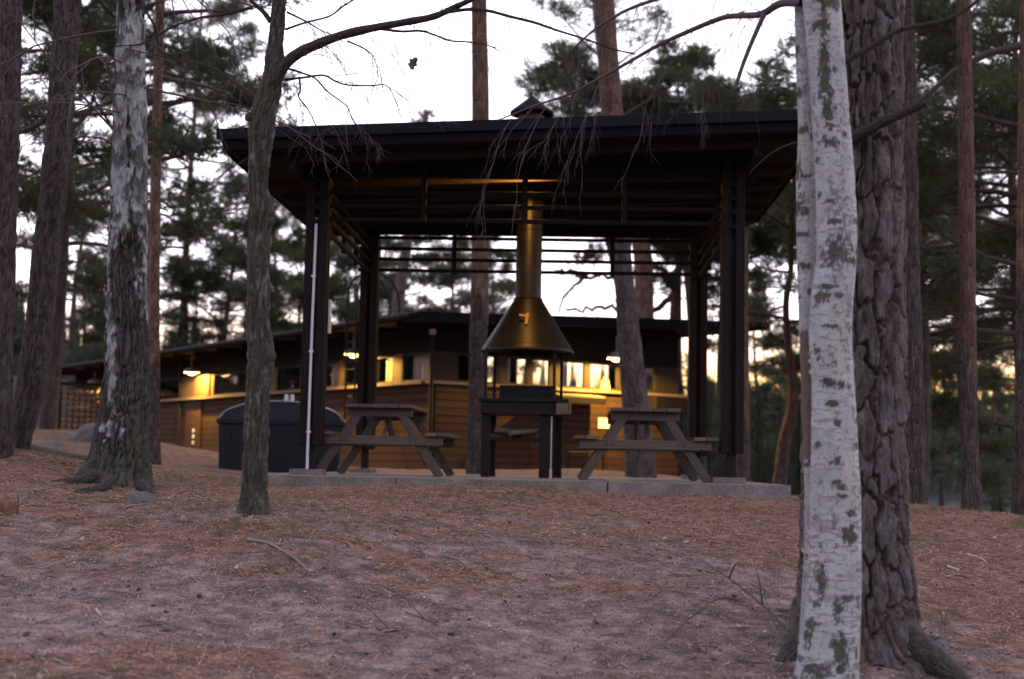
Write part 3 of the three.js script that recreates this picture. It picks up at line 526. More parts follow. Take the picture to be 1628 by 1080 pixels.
// needle clumps
function clumpGeo(seed, shoots, per, len, wid, R0) {
  const R = rng(seed), P = [], N = [];
  for (let s = 0; s < shoots; s++) {
    const d = V(R() - 0.5, R() * 0.9 - 0.15, R() - 0.5).normalize(), o = d.clone().multiplyScalar(R0 * (0.2 + 0.5 * R()));
    for (let k = 0; k < per; k++) {
      const b = o.clone().addScaledVector(d, R0 * 0.75 * R()), q = V(R() - 0.5, R() - 0.5, R() - 0.5).normalize(), n = d.clone().multiplyScalar(0.75).add(q).normalize().multiplyScalar(len * (0.7 + 0.5 * R()));
      const side = n.clone().cross(V(R() - 0.5, R() - 0.5, R() - 0.5)).normalize().multiplyScalar(wid / 2), nor = side.clone().cross(n).normalize();
      const t = b.clone().add(n); P.push(b.x - side.x, b.y - side.y, b.z - side.z, b.x + side.x, b.y + side.y, b.z + side.z, t.x, t.y, t.z); for (let z = 0; z < 3; z++) N.push(nor.x, nor.y, nor.z);
    }
  }
  const g = new THREE.BufferGeometry(); g.setAttribute('position', new THREE.Float32BufferAttribute(P, 3)); g.setAttribute('normal', new THREE.Float32BufferAttribute(N, 3)); return g;
}
const clumps = [clumpGeo(1, 7, 26, 0.085, 0.011, 0.22), clumpGeo(2, 8, 24, 0.085, 0.011, 0.24), clumpGeo(3, 6, 28, 0.09, 0.012, 0.2)];
const mNeedle = new THREE.MeshPhysicalMaterial({ color: 0xffffff, roughness: 0.9, side: THREE.DoubleSide, transmission: 0.5, thickness: 0, specularIntensity: 0.3 });
function needles(parent, spots, R, tint = [0.078, 0.098, 0.056], name = 'needles') {
  const im = new THREE.InstancedMesh(clumps[Math.floor(R() * 3)], mNeedle, spots.length), q = new THREE.Quaternion(), M4 = new THREE.Matrix4(), c = new THREE.Color();
  spots.forEach(([p, s], i) => { q.setFromEuler(new THREE.Euler((R() - 0.5) * 0.9, R() * 6.28, (R() - 0.5) * 0.9)); im.setMatrixAt(i, M4.compose(p, q, V(s, s * (0.7 + 0.3 * R()), s))); const v = 0.75 + 0.5 * R(), y = R() * 0.25; im.setColorAt(i, c.setRGB(tint[0] * v * (1 + y), tint[1] * v, tint[2] * v * (1 - y * 0.6))); });
  im.name = name; im.userData.kind = 'stuff'; shadows(im); parent.add(im); return im;
}
function pineCrown(parent, rows, h0, h1, rad, R, { nb = 30, dens = 1, scale = 1, tint, bare = 0, only } = {}) {
  const acc = new Acc(), spots = [], base = rows[0].c.y;
  for (let i = 0; i < nb; i++) {
    const t = (i + R()) / nb, y = base + mix(h0, h1, t), p0 = atHeight(rows, y), az = i * 2.4 + R() * 1.2; if (only && !only(az)) continue;
    const L = rad * (0.5 + 0.6 * Math.sin(Math.PI * Math.pow(0.12 + 0.85 * t, 0.8))) * (1 - 0.55 * t * t) * (0.55 + 0.6 * R());
    let d = V(Math.cos(az), 0.05 + 0.5 * t + 0.3 * (R() - 0.5), Math.sin(az)).normalize(); const pts = [p0], ns = 6;
    for (let k = 0; k < ns; k++) { d = d.clone().add(V((R() - 0.5) * 0.5, (R() - 0.5) * 0.4 - 0.03 + 0.06 * k / ns, (R() - 0.5) * 0.5)).normalize(); pts.push(pts[k].clone().addScaledVector(d, L / ns)); }
    acc.tube(pts, 0.012 + 0.016 * L, 0.006, 5);
    if (R() < bare) continue;
    const tw = Math.round((5 + 5 * L) * dens);
    for (let k = 0; k < tw; k++) {
      const f = 0.3 + 0.7 * Math.sqrt(R()), a = f * ns, ai = Math.min(ns - 1, Math.floor(a)), p = pts[ai].clone().lerp(pts[ai + 1], a - ai);
      const dir = pts[ai + 1].clone().sub(pts[ai]).normalize(), side = V(-dir.z, 0, dir.x).multiplyScalar(R() < 0.5 ? -1 : 1), l = (0.15 + 0.35 * L * (1.15 - f)) * (0.5 + R());
      const e = p.clone().addScaledVector(dir, l * 0.6).addScaledVector(side, l * (0.4 + 0.6 * R())).add(V(0, l * (0.5 * R() - 0.1), 0));
      acc.tube([p, p.clone().lerp(e, 0.5).add(V(0, 0.03 * R(), 0)), e], 0.008, 0.004, 3);
      const nc = 1 + Math.floor(R() * 2.4); for (let z = 0; z < nc; z++) spots.push([e.clone().lerp(p, z * 0.3).add(V((R() - 0.5) * 0.2, 0.04 + 0.1 * R(), (R() - 0.5) * 0.2)), scale * (0.65 + 0.6 * R())]);
    }
  }
  part('branches', acc.geo, mBranch, parent).userData.kind = 'stuff';
  needles(parent, spots, R, tint);
}
const group0 = 'pines standing round the shelter';
let pineSeed = 100;
function pineTree(label, rows, o = {}) {
  const R = rng(pineSeed += 7), b = rows[0].c.clone(), t = thing('pine_tree', label, 'tree', [0, 0, 0], 0, o.group || group0);
  const { seg = 40, step = 0.06, nU = 9, cellH = 0.14, depth = 0.016, switchAt = 3, lo, hi, mat = mBarkFar } = o;
  part('trunk', trunkGeo(rows, { seg, step, disp: pineBark(nU, cellH, depth, pineSeed % 50, switchAt, lo, hi) }), mat, t);
  const H = rows[rows.length - 1].c.y - b.y;
  if (o.crown !== false) pineCrown(t, rows, o.h0 ?? H * 0.45, H, o.rad ?? 2.6, R, o);
  return t;
}
console.log('trees');
// -- big pine on the right
{
  const rows = measured([[1068, 1252, 1502], [1040, 1262, 1474], [1000, 1266, 1462], [940, 1268, 1455], [860, 1271, 1446], [780, 1273, 1442], [600, 1276, 1440], [400, 1282, 1438], [200, 1288, 1437], [0, 1293, 1436], [-300, 1300, 1430]], 7.5, 17);
  const t = thing('pine_tree', 'thick pine trunk with deep bark plates close behind the white birch', 'tree', [0, 0, 0], 0, group0);
  const low = rows.filter((r, i) => i < 11), up = rows.slice(10);
  const bark = pineBark(14, 0.31, 0.05, 4, 9, [0.225, 0.178, 0.178], undefined, 0.6);
  const D2 = (th, s, r, c) => { const [d, col] = bark(th, s, r, c); const fl = Math.exp(-s / 0.35); return [d + fl * r * 0.16 * Math.max(0, Math.cos(th * 5 + 1) + 0.2), col]; };
  part('trunk', trunkGeo(low, { seg: 340, step: 0.008, disp: D2 }), mBark, t);
  part('upper_trunk', trunkGeo(up, { seg: 48, step: 0.06, disp: pineBark(17, 0.27, 0.02, 4, 3, [0.225, 0.178, 0.178]) }), mBarkFar, t);
  const limb = (px, r0, r1, D0, D1) => part('broken_branch', tubeGeo(smooth(px.map(([x, y], i) => at(x, y, mix(D0, D1, i / (px.length - 1)))), 24), f => mix(r0, r1, f) * (0.9 + 0.2 * vnoise(f * 14, 1)), 0, 10), mLimb, t);
  limb([[1352, 222], [1372, 212], [1400, 196], [1440, 178], [1472, 163]], 0.036, 0.02, 7.26, 7.0);
  limb([[1340, 100], [1392, 70], [1430, 48], [1500, 33], [1540, 12], [1600, -40]], 0.017, 0.008, 7.2, 7.1);
  const root = (pts, r0, r1) => part('root', tubeGeo(smooth(pts.map(([x, D, dy]) => { const p = at(x, 738, D); p.y = G(p.x, D) + dy; return p; }), 20), r0, r1, 12), mLimb, t);
  root([[1440, 7.3, 0.10], [1478, 7.15, 0.06], [1510, 7.05, 0.03], [1548, 6.95, -0.05]], 0.10, 0.04);
  root([[1290, 7.35, 0.10], [1262, 7.2, 0.04], [1235, 7.1, -0.05]], 0.08, 0.03);
  pineCrown(t, rows, 9, 17, 3.2, rng(11), { nb: 26 });
}
// -- white birch with two stems in front of it
{
  const D = 6.75, t = thing('birch_tree', 'white barked birch with two joined stems in the right foreground', 'tree');
  const main = measured([[1120, 1255, 1372], [1080, 1264, 1364], [1020, 1274, 1366], [950, 1283, 1368], [800, 1288, 1368], [700, 1291, 1363], [600, 1291, 1357], [530, 1287, 1354], [470, 1290, 1357], [400, 1299, 1362], [300, 1297, 1360], [200, 1292, 1352], [100, 1285, 1344], [0, 1276, 1337], [-150, 1262, 1322], [-320, 1250, 1305]], D, 13, 1.2, 0.25);
  const side = measured([[1110, 1262, 1302], [1000, 1272, 1304], [860, 1279, 1304], [760, 1279, 1303], [640, 1275, 1302], [530, 1271, 1301], [400, 1267, 1303], [300, 1266, 1302], [200, 1269, 1300], [100, 1265, 1298], [0, 1262, 1292], [-150, 1240, 1270], [-320, 1215, 1243]], D + 0.17, 11, 1.2, 0.25);
  // dark scars, lichen and moss where the photograph shows them: [px, py, half width, half height, kind]
  const marks = [[1325, 405, 27, 26, 'moss'], [1300, 478, 15, 16, 'moss'], [1312, 522, 16, 4, 'scar'], [1315, 612, 26, 9, 'moss'], [1318, 645, 14, 5, 'moss'], [1323, 733, 9, 9, 'moss'], [1322, 766, 9, 4, 'moss'], [1330, 788, 8, 4, 'moss'], [1341, 851, 14, 15, 'moss'], [1299, 925, 8, 28, 'moss'], [1323, 965, 10, 20, 'moss'], [1326, 1028, 14, 26, 'moss'], [1288, 1060, 24, 16, 'moss'], [1285, 1000, 12, 24, 'moss'], [1357, 955, 5, 9, 'scar'], [1354, 1035, 5, 14, 'scar'], [1304, 60, 9, 50, 'moss'], [1305, 130, 12, 60, 'moss'], [1312, 190, 10, 30, 'moss'], [1292, 45, 16, 10, 'moss'], [1315, 12, 26, 14, 'moss'], [1312, 232, 17, 9, 'scar'], [1338, 221, 7, 5, 'scar'], [1336, 105, 8, 8, 'scar'], [1343, 395, 12, 4, 'scar'], [1352, 420, 8, 8, 'moss'], [1314, 325, 14, 4, 'scar'], [1318, 358, 13, 5, 'scar'], [1355, 668, 7, 7, 'scar'], [1362, 745, 4, 10, 'scar'], [1345, 815, 14, 6, 'scar'], [1322, 580, 6, 5, 'scar'], [1297, 572, 5, 4, 'scar'], [1292, 550, 5, 3, 'scar'], [1310, 460, 22, 4, 'scar']];
  const marks2 = [[1282, 320, 20, 18, 'moss'], [1284, 366, 18, 5, 'scar'], [1285, 418, 16, 7, 'scar'], [1277, 467, 10, 3, 'scar'], [1281, 135, 11, 9, 'scar'], [1271, 66, 9, 10, 'scar'], [1284, 196, 12, 7, 'moss'], [1276, 262, 9, 24, 'moss'], [1288, 272, 14, 5, 'scar'], [1286, 740, 12, 5, 'scar']];
  const birchTex = (rows, marks, sd, bare) => {
    const W = 512, H = 2048, top = 5.2, y0 = rows[0].c.y;
    const place = marks.map(([px, py, hw, hh, k]) => { const p = at(px, py, D), c = atHeight(rows, p.y), i = rows.findIndex(q => q.c.y > p.y), r = rows[Math.max(0, i)].r; return [Math.acos(clamp((p.x - c.x) / r, -0.95, 0.95)) / (2 * Math.PI), p.y - y0, hw * D / F / (2 * Math.PI * r), hh * D / F, k]; });
    return tex(W, H, (u, v) => {
      const s = v * top, n = fbm(u * 10, s * 6, sd, 4, 10), fine = fbm(u * 40, s * 60, sd + 2, 3, 40);
      let c = [0.41 + 0.24 * (n - 0.5), 0.405 + 0.24 * (n - 0.5), 0.42 + 0.28 * (n - 0.5)];
      const dash = fbm(u * 12, s * 120, sd + 4, 3, 12); const dk = ss(0.57, 0.70, dash + 0.40 * (n - 0.5)); c = c.map((x, q) => mix(x, [0.20, 0.17, 0.17][q], dk * 0.75));
      const grey = ss(0.55, 0.72, fbm(u * 6, s * 14, sd + 6, 4, 6)); c = c.map((x, q) => mix(x, [0.27, 0.265, 0.285][q], grey * 0.65));
      const pink = ss(0.58, 0.7, fbm(u * 5, s * 3, sd + 8, 3, 5)); c = c.map((x, q) => mix(x, [0.44, 0.37, 0.345][q], pink * 0.6));
      for (const [mu, ms, hu, hs, k] of place) {
        let du = Math.abs(u - mu); du = Math.min(du, 1 - du); const a = du / hu, b = Math.abs(s - ms) / hs; if (a > 2.2 || b > 2.2) continue;
        const e = Math.sqrt(a * a + b * b) + 1.5 * (fbm(u * 22, s * 30, sd + 12, 5, 22) - 0.5) + 1.3 * (fbm(u * 70, s * 70, sd + 13, 3, 70) - 0.5), f = 1 - ss(0.55, 1.15, e);
        if (f > 0) { const mc = k === 'moss' ? [0.016 + 0.03 * fine, 0.016 + 0.028 * fine, 0.009] : [0.03, 0.026, 0.026]; c = c.map((x, q) => mix(x, mc[q] * (0.7 + 0.6 * fine), f * 0.93)); }
      }
      const wl = worley(u * 5 + 0.4 * n, s * 11, 5, 0, sd), sc = 1 - ss(0.16, 0.34, wl[0] * (0.55 + 0.9 * wl[2]) + 0.30 * (fine - 0.5)); if (wl[2] > 0.8 && sc > 0) c = c.map((x, q) => mix(x, [0.035, 0.03, 0.03][q] * (0.6 + 0.8 * fine), sc * 0.9));
      const spd = ss(0.52, 0.66, fbm(u * 9, s * 5, sd + 17, 4, 9)) * ss(0.5, 0.62, fine); c = c.map((x, q) => mix(x, [0.12, 0.105, 0.10][q], spd * 0.75));
      const speck = fbm(u * 90, s * 110, sd + 20, 2, 90); if (speck > 0.72) c = c.map(x => x * 0.55);
      if (bare) { const edge = s + 0.06 * (fbm(u * 20, s * 9, 3, 3, 20) - 0.5), pl = ss(bare[0], bare[0] + 0.01, edge) * (1 - ss(bare[1], bare[1] + 0.01, edge)); c = c.map((x, q) => mix(x, [0.135, 0.088, 0.072][q] * (0.6 + 0.8 * fine), pl)); }
      return c.map(x => Math.pow(clamp(x), 1 / 2.2));
    });
  };
  const bd = sd => (th, s, r) => [r * 0.035 * (fbm(th * 5 / Math.PI, s * 3, sd, 3, 10) - 0.5) + 0.004 * (fbm(th * 12 / Math.PI, s * 30, sd + 1, 3, 24) - 0.5), null];
  const mk = (rows, mk_, sd, bare) => {
    const g = trunkGeo(rows, { seg: 96, step: 0.016, disp: bd(sd) }), uv = g.attributes.uv, p = g.attributes.position, y0 = rows[0].c.y;
    for (let i = 0; i < uv.count; i++) uv.setXY(i, (i % 97) / 96, (p.getY(i) - y0) / 5.2);
    return [g, new THREE.MeshStandardMaterial({ map: birchTex(rows, mk_, sd, bare), roughness: 0.72, bumpMap: rep(mottleB, 2, 8), bumpScale: 0.004 })];
  };
  const yb = py => at(1290, py, D + 0.17).y - side[0].c.y;
  part('trunk', ...mk(main, marks, 3), t); part('trunk', ...mk(side, marks2, 40, [yb(735), yb(531)]), t).userData.label = 'thinner stem with a strip of bare brown wood';
  { // papery curls peeling off the stem
    const Rp = rng(71), P = [], N = [], I = [];
    for (let k = 0; k < 46; k++) {
      const py = 60 + 980 * Rp(), y = at(1320, py, D).y, rw = k % 4 ? main : side, c0 = atHeight(rw, y), ri = rw.findIndex(q => q.c.y > y), r = rw[Math.max(0, ri)].r * 0.99, th0 = Math.PI * (0.04 + 0.92 * Rp()), span = (0.012 + 0.03 * Rp()) / r, hh = 0.004 + 0.012 * Rp(), lift = 0.006 + 0.012 * Rp(), b = P.length / 3;
      for (let i = 0; i <= 5; i++) { const f = i / 5, th = th0 + span * f, rr = r + 0.001 + lift * f * f; for (const s of [-1, 1]) { P.push(c0.x + Math.cos(th) * rr, y + s * hh * (1 - 0.4 * f) + 0.004 * Math.sin(f * 5 + k), c0.z + Math.sin(th) * rr); } if (i) { const q = b + i * 2; I.push(q - 2, q - 1, q, q, q - 1, q + 1); } }
    }
    const g = new THREE.BufferGeometry(); g.setAttribute('position', new THREE.Float32BufferAttribute(P, 3)); g.setIndex(I); g.computeVertexNormals(); part('peeling_bark', g, M(0.36, 0.31, 0.27, { side: THREE.DoubleSide }), t).userData.kind = 'stuff';
  }
  // limbs reaching left over the shelter roof, with hanging twigs
  const acc = new Acc(), R = rng(21), L = (px, r0, r1, D0, D1) => { const pts = smooth(px.map(([x, y], i) => at(x, y, mix(D0, D1, i / (px.length - 1)))), 40); part('limb', tubeGeo(pts, r0, r1, 8), mTwig, t); return pts; };
  const a = L([[1275, 4], [1240, 6], [1212, 22], [1180, 25], [1150, 28], [1090, 52], [1045, 73], [980, 110], [905, 150], [850, 168], [790, 192]], 0.022, 0.004, 6.8, 8.2);
  L([[1216, 21], [1205, 45], [1190, 80], [1178, 112], [1170, 138]], 0.014, 0.010, 6.95, 7.0);
  const b = L([[1265, -70], [1200, -40], [1120, -22], [1040, 0], [985, 22], [930, 60], [890, 105]], 0.018, 0.004, 6.8, 8.0);
  const c = L([[1270, -150], [1150, -120], [1000, -90], [880, -60], [800, -20]], 0.02, 0.004, 6.8, 8.1);
  const droop = (p, d, len, r, depth) => {
    const pts = [p], n = 7; let dd = d.clone(); for (let k = 0; k < n; k++) { dd.add(V((R() - 0.5) * 0.55, -0.16 + (R() - 0.5) * 0.35, (R() - 0.5) * 0.4)).normalize(); pts.push(pts[k].clone().addScaledVector(dd, len / n)); }
    acc.tube(pts, r, r * 0.35, 4);
    if (depth > 0) for (let k = 1; k < n; k++) if (R() < 0.48) droop(pts[k], pts[k + 1 > n ? n : k + 1].clone().sub(pts[k]).normalize().add(V((R() - 0.5) * 1.5, (R() - 0.5) * 0.8, (R() - 0.5))).normalize(), len * (0.25 + 0.35 * R()), r * 0.6, depth - 1);
    else if (R() < 0.3) acc.tube([pts[k], pts[k].clone().add(V((R() - 0.5) * 0.03, 0.02 * R(), (R() - 0.5) * 0.03))], r * 0.9, r * 0.7, 4);
  };
  for (let k = 0; k < 13; k++) { const p = a[Math.floor(mix(10, 40, k / 12.5))]; droop(p, V(-0.45 - 0.4 * R(), -0.75, 0.3 * (R() - 0.5)), 0.35 + 0.4 * R(), 0.0026, 2); }
  for (let k = 0; k < 6; k++) { const p = b[Math.floor(mix(6, 40, k / 6))]; droop(p, V(-0.35 + 0.5 * (R() - 0.5), -0.9, 0.3 * (R() - 0.5)), 0.4 + 0.4 * R(), 0.0026, 2); }
  for (let k = 0; k < 4; k++) { const p = c[Math.floor(mix(10, 40, k / 4))]; droop(p, V(-0.2 + 0.5 * (R() - 0.5), -1, 0.3 * (R() - 0.5)), 0.4 + 0.4 * R(), 0.0026, 2); }
  for (let k = 0; k < 10; k++) { const p = a[2 + k * 2]; droop(p, V(0.6 * (R() - 0.6), 0.5 * R(), 0.4 * (R() - 0.5)), 0.25 + 0.25 * R(), 0.003, 1); }
  droop(at(1266, 226, 6.75), V(-0.95, -0.1, 0), 0.28, 0.0024, 0);
  part('twigs', acc.geo, mTwig, t).userData.kind = 'stuff';
}
// -- slim mossy tree left of the shelter
{
  const D = 9.8, t = thing('slim_tree', 'slim mossy tree with a long bare limb arching over the shelter roof', 'tree');
  const rows = measured([[822, 372, 432], [812, 378, 427], [785, 384, 424], [700, 389, 425], [620, 391, 428], [585, 393, 433], [562, 395, 436], [530, 394, 430], [480, 393, 427], [400, 394, 429], [365, 395, 430], [345, 396, 434], [325, 397, 432], [300, 397, 425], [250, 396, 428], [215, 396, 435], [185, 398, 438], [150, 411, 445], [110, 421, 450], [60, 426, 450], [0, 434, 455], [-120, 440, 458], [-300, 446, 460]], D, 7.5, 1.2, 0.3);
  const bark = (th, s, r) => { const u = th / 6.28318, w = fbm(u * 30, s * 9, 7, 4, 30), f = fbm(u * 60, s * 34, 9, 4, 60), mo = ss(0.5, 0.62, fbm(u * 8, s * 4, 15, 4, 8) + 0.06), li = ss(0.62, 0.7, fbm(u * 16, s * 12, 22, 3, 16)); const v = -0.05 + 0.9 * f + 1.15 * w; let c = [0.072, 0.056, 0.047]; c = c.map((x, q) => mix(x, [0.068, 0.064, 0.036][q], mo * 0.6)); c = c.map((x, q) => mix(x, [0.19, 0.185, 0.165][q], li * 0.55)); return [0.040 * (w - 0.5) + 0.014 * (f - 0.5), c.map(x => x * v)]; };
  part('trunk', trunkGeo(rows, { seg: 110, step: 0.011, disp: bark }), new THREE.MeshStandardMaterial({ vertexColors: true, roughness: 0.95, bumpMap: rep(barkB, 4, 3), bumpScale: 0.012 }), t);
  for (const [x, y, r] of [[430, 338, 0.035], [428, 352, 0.038], [431, 566, 0.036], [396, 186, 0.03]]) { const g = new THREE.IcosahedronGeometry(r, 4), p = g.attributes.position; for (let i = 0; i < p.count; i++) { const v = V(p.getX(i), p.getY(i), p.getZ(i)), k = 0.75 + 0.5 * fbm(v.x * 40 + 9, v.y * 40, v.z * 40 + x, 3); p.setXYZ(i, v.x * k, v.y * k * 1.2, v.z * k); } g.computeVertexNormals(); part('burl', g, M(0.10, 0.085, 0.06, { bumpMap: rep(mottleB, 3, 3), bumpScale: 0.01 }), t).position.copy(at(x, y, D - 0.03)); }
  const acc = new Acc(), R = rng(33);
  const L = (px, r0, r1, D0 = D, D1 = D, name = 'limb') => { const pts = smooth(px.map(([x, y], i) => at(x, y, mix(D0, D1, i / (px.length - 1)))), 48); part(name, tubeGeo(pts, f => mix(r0, r1, f) * (0.92 + 0.16 * vnoise(f * 30, r0 * 999)), 0, 9), mLimb, t); return pts; };
  const a = L([[432, 152], [440, 125], [455, 100], [475, 84], [505, 70], [540, 57], [580, 47], [640, 36], [690, 26], [722, 12], [755, -4], [800, -30]], 0.046, 0.014, D, D - 0.5);
  const all = [a];
  all.push(L([[604, 46], [640, 50], [668, 49], [692, 56], [712, 64], [745, 67], [775, 72], [800, 84]], 0.010, 0.003, D - 0.1, D - 0.4));
  all.push(L([[705, 20], [745, 15], [775, 17], [810, 26], [850, 36], [885, 48], [930, 62], [975, 78], [1010, 86]], 0.013, 0.005, D - 0.4, D - 0.9));
  all.push(L([[453, 47], [485, 36], [525, 25], [548, 8], [570, -6]], 0.009, 0.004));
  all.push(L([[456, 19], [490, 36], [510, 48], [535, 58]], 0.008, 0.003));
  all.push(L([[452, 127], [485, 123], [515, 120], [535, 130], [552, 135], [590, 136], [614, 136], [628, 158], [638, 190]], 0.009, 0.003));
  all.push(L([[458, 109], [480, 116], [500, 124], [520, 145], [536, 157], [552, 170], [560, 190], [575, 212]], 0.008, 0.003));
  all.push(L([[476, 125], [477, 145], [474, 152], [490, 175], [503, 202], [512, 225], [534, 238]], 0.007, 0.003));
  all.push(L([[552, 65], [580, 78], [592, 88], [598, 102], [601, 116]], 0.007, 0.002));
  all.push(L([[412, 160], [398, 148], [378, 135], [360, 122], [345, 112], [310, 100], [270, 92], [200, 78]], 0.012, 0.004, D, D + 0.4));
  all.push(L([[430, 34], [418, 18], [402, 4], [380, -20]], 0.02, 0.01));
  all.push(L([[400, 12], [360, 22], [310, 30], [270, 45], [230, 68], [180, 74]], 0.012, 0.004, D, D + 0.5));
  all.push(L([[432, 200], [450, 212], [470, 225], [490, 236], [505, 240]], 0.007, 0.002)); all.push(L([[396, 250], [380, 260], [362, 268]], 0.006, 0.002));
  const tw = (p, d, len, r, depth) => {
    const pts = [p], n = 6; let dd = d.clone(); for (let k = 0; k < n; k++) { dd.add(V((R() - 0.5) * 0.6, -0.07 + (R() - 0.5) * 0.5, (R() - 0.5) * 0.5)).normalize(); pts.push(pts[k].clone().addScaledVector(dd, len / n)); }
    acc.tube(pts, r, r * 0.4, 4); if (depth) for (let k = 1; k <= n; k++) if (R() < 0.5) tw(pts[k], dd.clone().add(V((R() - 0.5) * 1.8, (R() - 0.5) * 1.2, (R() - 0.5))).normalize(), len * (0.3 + 0.3 * R()), r * 0.6, depth - 1);
  };
  all.forEach((pts, i) => { const n = i ? (i === 7 || i > 11 ? 2 : i > 9 ? 5 : 8) : 22; for (let k = 0; k < n; k++) { const q = Math.floor(mix(10, 46, (k + R()) / n)); tw(pts[q], pts[q + 1].clone().sub(pts[q]).normalize().add(V((R() - 0.5) * 1.4, (R() - 0.62) * 1.8, (R() - 0.5) * 0.8)).normalize(), 0.2 + 0.3 * R(), 0.0026, 2); } });
  for (let k = 0; k < 2; k++) tw(rows[12 + k].c.clone(), V(R() < 0.6 ? 1 : -1, -0.2 + 0.4 * R(), 0.5).normalize(), 0.3 + 0.2 * R(), 0.003, 1);
  part('twigs', acc.geo, mTwig, t).userData.kind = 'stuff';
}
// -- old birch with dark cracked foot on the left
{
  const D = 11.5, t = thing('old_birch', 'old birch with dark cracked foot and pale upper bark on the left', 'tree');
  const rows = measured([[785, 104, 262], [772, 122, 244], [745, 138, 238], [715, 148, 236], [690, 153, 235], [650, 160, 236], [600, 165, 237], [540, 168, 236], [480, 170, 233], [400, 172, 234], [300, 176, 234], [200, 179, 233], [100, 183, 231], [0, 186, 228], [-150, 190, 222], [-350, 196, 216]], D, 13, 1.2, 0.3);
  const pb = pineBark(22, 0.34, 0.045, 17);
  const bark = (th, s, r) => {
    const u = th / 6.28318, [pd, pc] = pb(th, s, r), f = fbm(u * 44, s * 26, 3, 4, 44), n = fbm(u * 9, s * 1.7, 5, 4, 9), hor = fbm(u * 10 + 1.2 * n, s * 17 + 5 * n + 2 * f, 8, 4, 0);
    const w = ss(0.46, 0.56, 0.75 * n + 0.3 * f + 0.15 * ss(0.5, 1.6, s) + 0.05 * ss(1.2, 2.6, s) - 0.16), mo = ss(0.55, 0.65, fbm(u * 10, s * 2.4, 29, 4, 10));
    const white = mix(0.42, 0.12, ss(0.44, 0.62, hor)) * (0.5 + f), dark = [0.07, 0.062, 0.056];
    let c = [0, 1, 2].map(q => mix(dark[q] * (0.5 + f) * (0.6 + 3 * pc[0]), white * [1, 0.98, 0.99][q], w)); c = c.map((x, q) => mix(x, [0.085, 0.085, 0.04][q] * (0.6 + 0.8 * f), mo * 0.6 * (1 - 0.5 * w)));
    const fl = Math.exp(-s / 0.25); return [pd * (1 - 0.75 * w) + 0.012 * (f - 0.5) + fl * r * 0.14 * Math.max(0, Math.cos(th * 4 + 2)), c];
  };
  part('trunk', trunkGeo(rows.slice(0, 15), { seg: 190, step: 0.014, disp: bark }), new THREE.MeshStandardMaterial({ vertexColors: true, roughness: 0.95, bumpMap: rep(mottleB, 3, 3), bumpScale: 0.006 }), t);
  part('upper_trunk', trunkGeo(rows.slice(14), { seg: 30, step: 0.08, color: [0.3, 0.29, 0.29] }), mBarkFar, t);
  for (const pts of [[[150, 11.2, 0.07], [125, 11.0, 0.02], [95, 10.9, 0.0], [60, 10.8, -0.05]], [[175, 11.05, 0.06], [160, 10.8, 0.02], [128, 10.6, 0.0], [105, 10.5, -0.04]], [[225, 11.1, 0.05], [245, 10.9, 0.0], [262, 10.8, -0.05]]]) part('root', tubeGeo(smooth(pts.map(([x, d, dy]) => { const p = at(x, 738, d); p.y = G(p.x, d) + dy; return p; }), 18), 0.05, 0.014, 10), mLimb, t);
  const acc = new Acc(), R = rng(51);
  const tw = (p, d, len, r, depth) => { const pts = [p], n = 7; let dd = d.clone(); for (let k = 0; k < n; k++) { dd.add(V((R() - 0.5) * 0.5, -0.1 + (R() - 0.5) * 0.4, (R() - 0.5) * 0.5)).normalize(); pts.push(pts[k].clone().addScaledVector(dd, len / n)); } acc.tube(pts, r, r * 0.35, 4); if (depth) for (let k = 2; k <= n; k++) if (R() < 0.55) tw(pts[k], dd.clone().add(V((R() - 0.5) * 1.8, (R() - 0.6) * 1.2, R() - 0.5)).normalize(), len * (0.3 + 0.3 * R()), r * 0.55, depth - 1); };
  for (let k = 0; k < 16; k++) { const r = rows[11 + Math.floor(R() * 4)]; tw(r.c.clone().add(V(0, (R() - 0.5) * 0.6, 0)), V(R() - 0.45, 0.35 * R(), R() - 0.4).normalize(), 0.9 + 0.9 * R(), 0.011, 2); }
  part('twigs', acc.geo, mTwig, t).userData.kind = 'stuff';
}
// -- pines measured in the photograph
const N0 = { seg: 120, step: 0.022, nU: 11, cellH: 0.16, depth: 0.024, switchAt: 6, mat: mBark, lo: [0.165, 0.125, 0.122] };
pineTree('straight pine trunk cut by the left edge of the picture', measured([[735, -34, 24], [716, -30, 20], [600, -26, 20], [400, -22, 24], [200, -14, 30], [0, -8, 35], [-300, 0, 38]], 11.6, 17), { ...N0, h0: 8, rad: 3 });
pineTree('leaning pine at the far left with its mossy foot on the bank', measured([[728, -6, 62], [714, 4, 48], [690, 12, 52], [640, 22, 64], [560, 34, 78], [400, 52, 96], [250, 68, 110], [100, 80, 122], [0, 87, 130], [-300, 106, 146]], 12.2, 16), { ...N0, h0: 7.5, rad: 3 });
const N1 = { seg: 64, step: 0.04, nU: 9, cellH: 0.14, depth: 0.016 };
pineTree('thin reddish pine just right of the old birch', measured([[760, 228, 256], [650, 230, 254], [400, 236, 254], [200, 241, 257], [0, 247, 262], [-200, 252, 266]], 19, 15), { ...N1, switchAt: 1.6, h0: 4.6, rad: 2.2, nb: 34, dens: 1.3 });
pineTree('straight pine passing between the left table and the fireplace', measured([[757, 740, 780], [700, 743, 777], [600, 745, 775], [400, 749, 778], [180, 750, 778], [0, 749, 774], [-200, 748, 770]], 22.5, 18), { ...N1, switchAt: 2.6, h0: 11, rad: 2.6, lo: [0.13, 0.10, 0.10] });
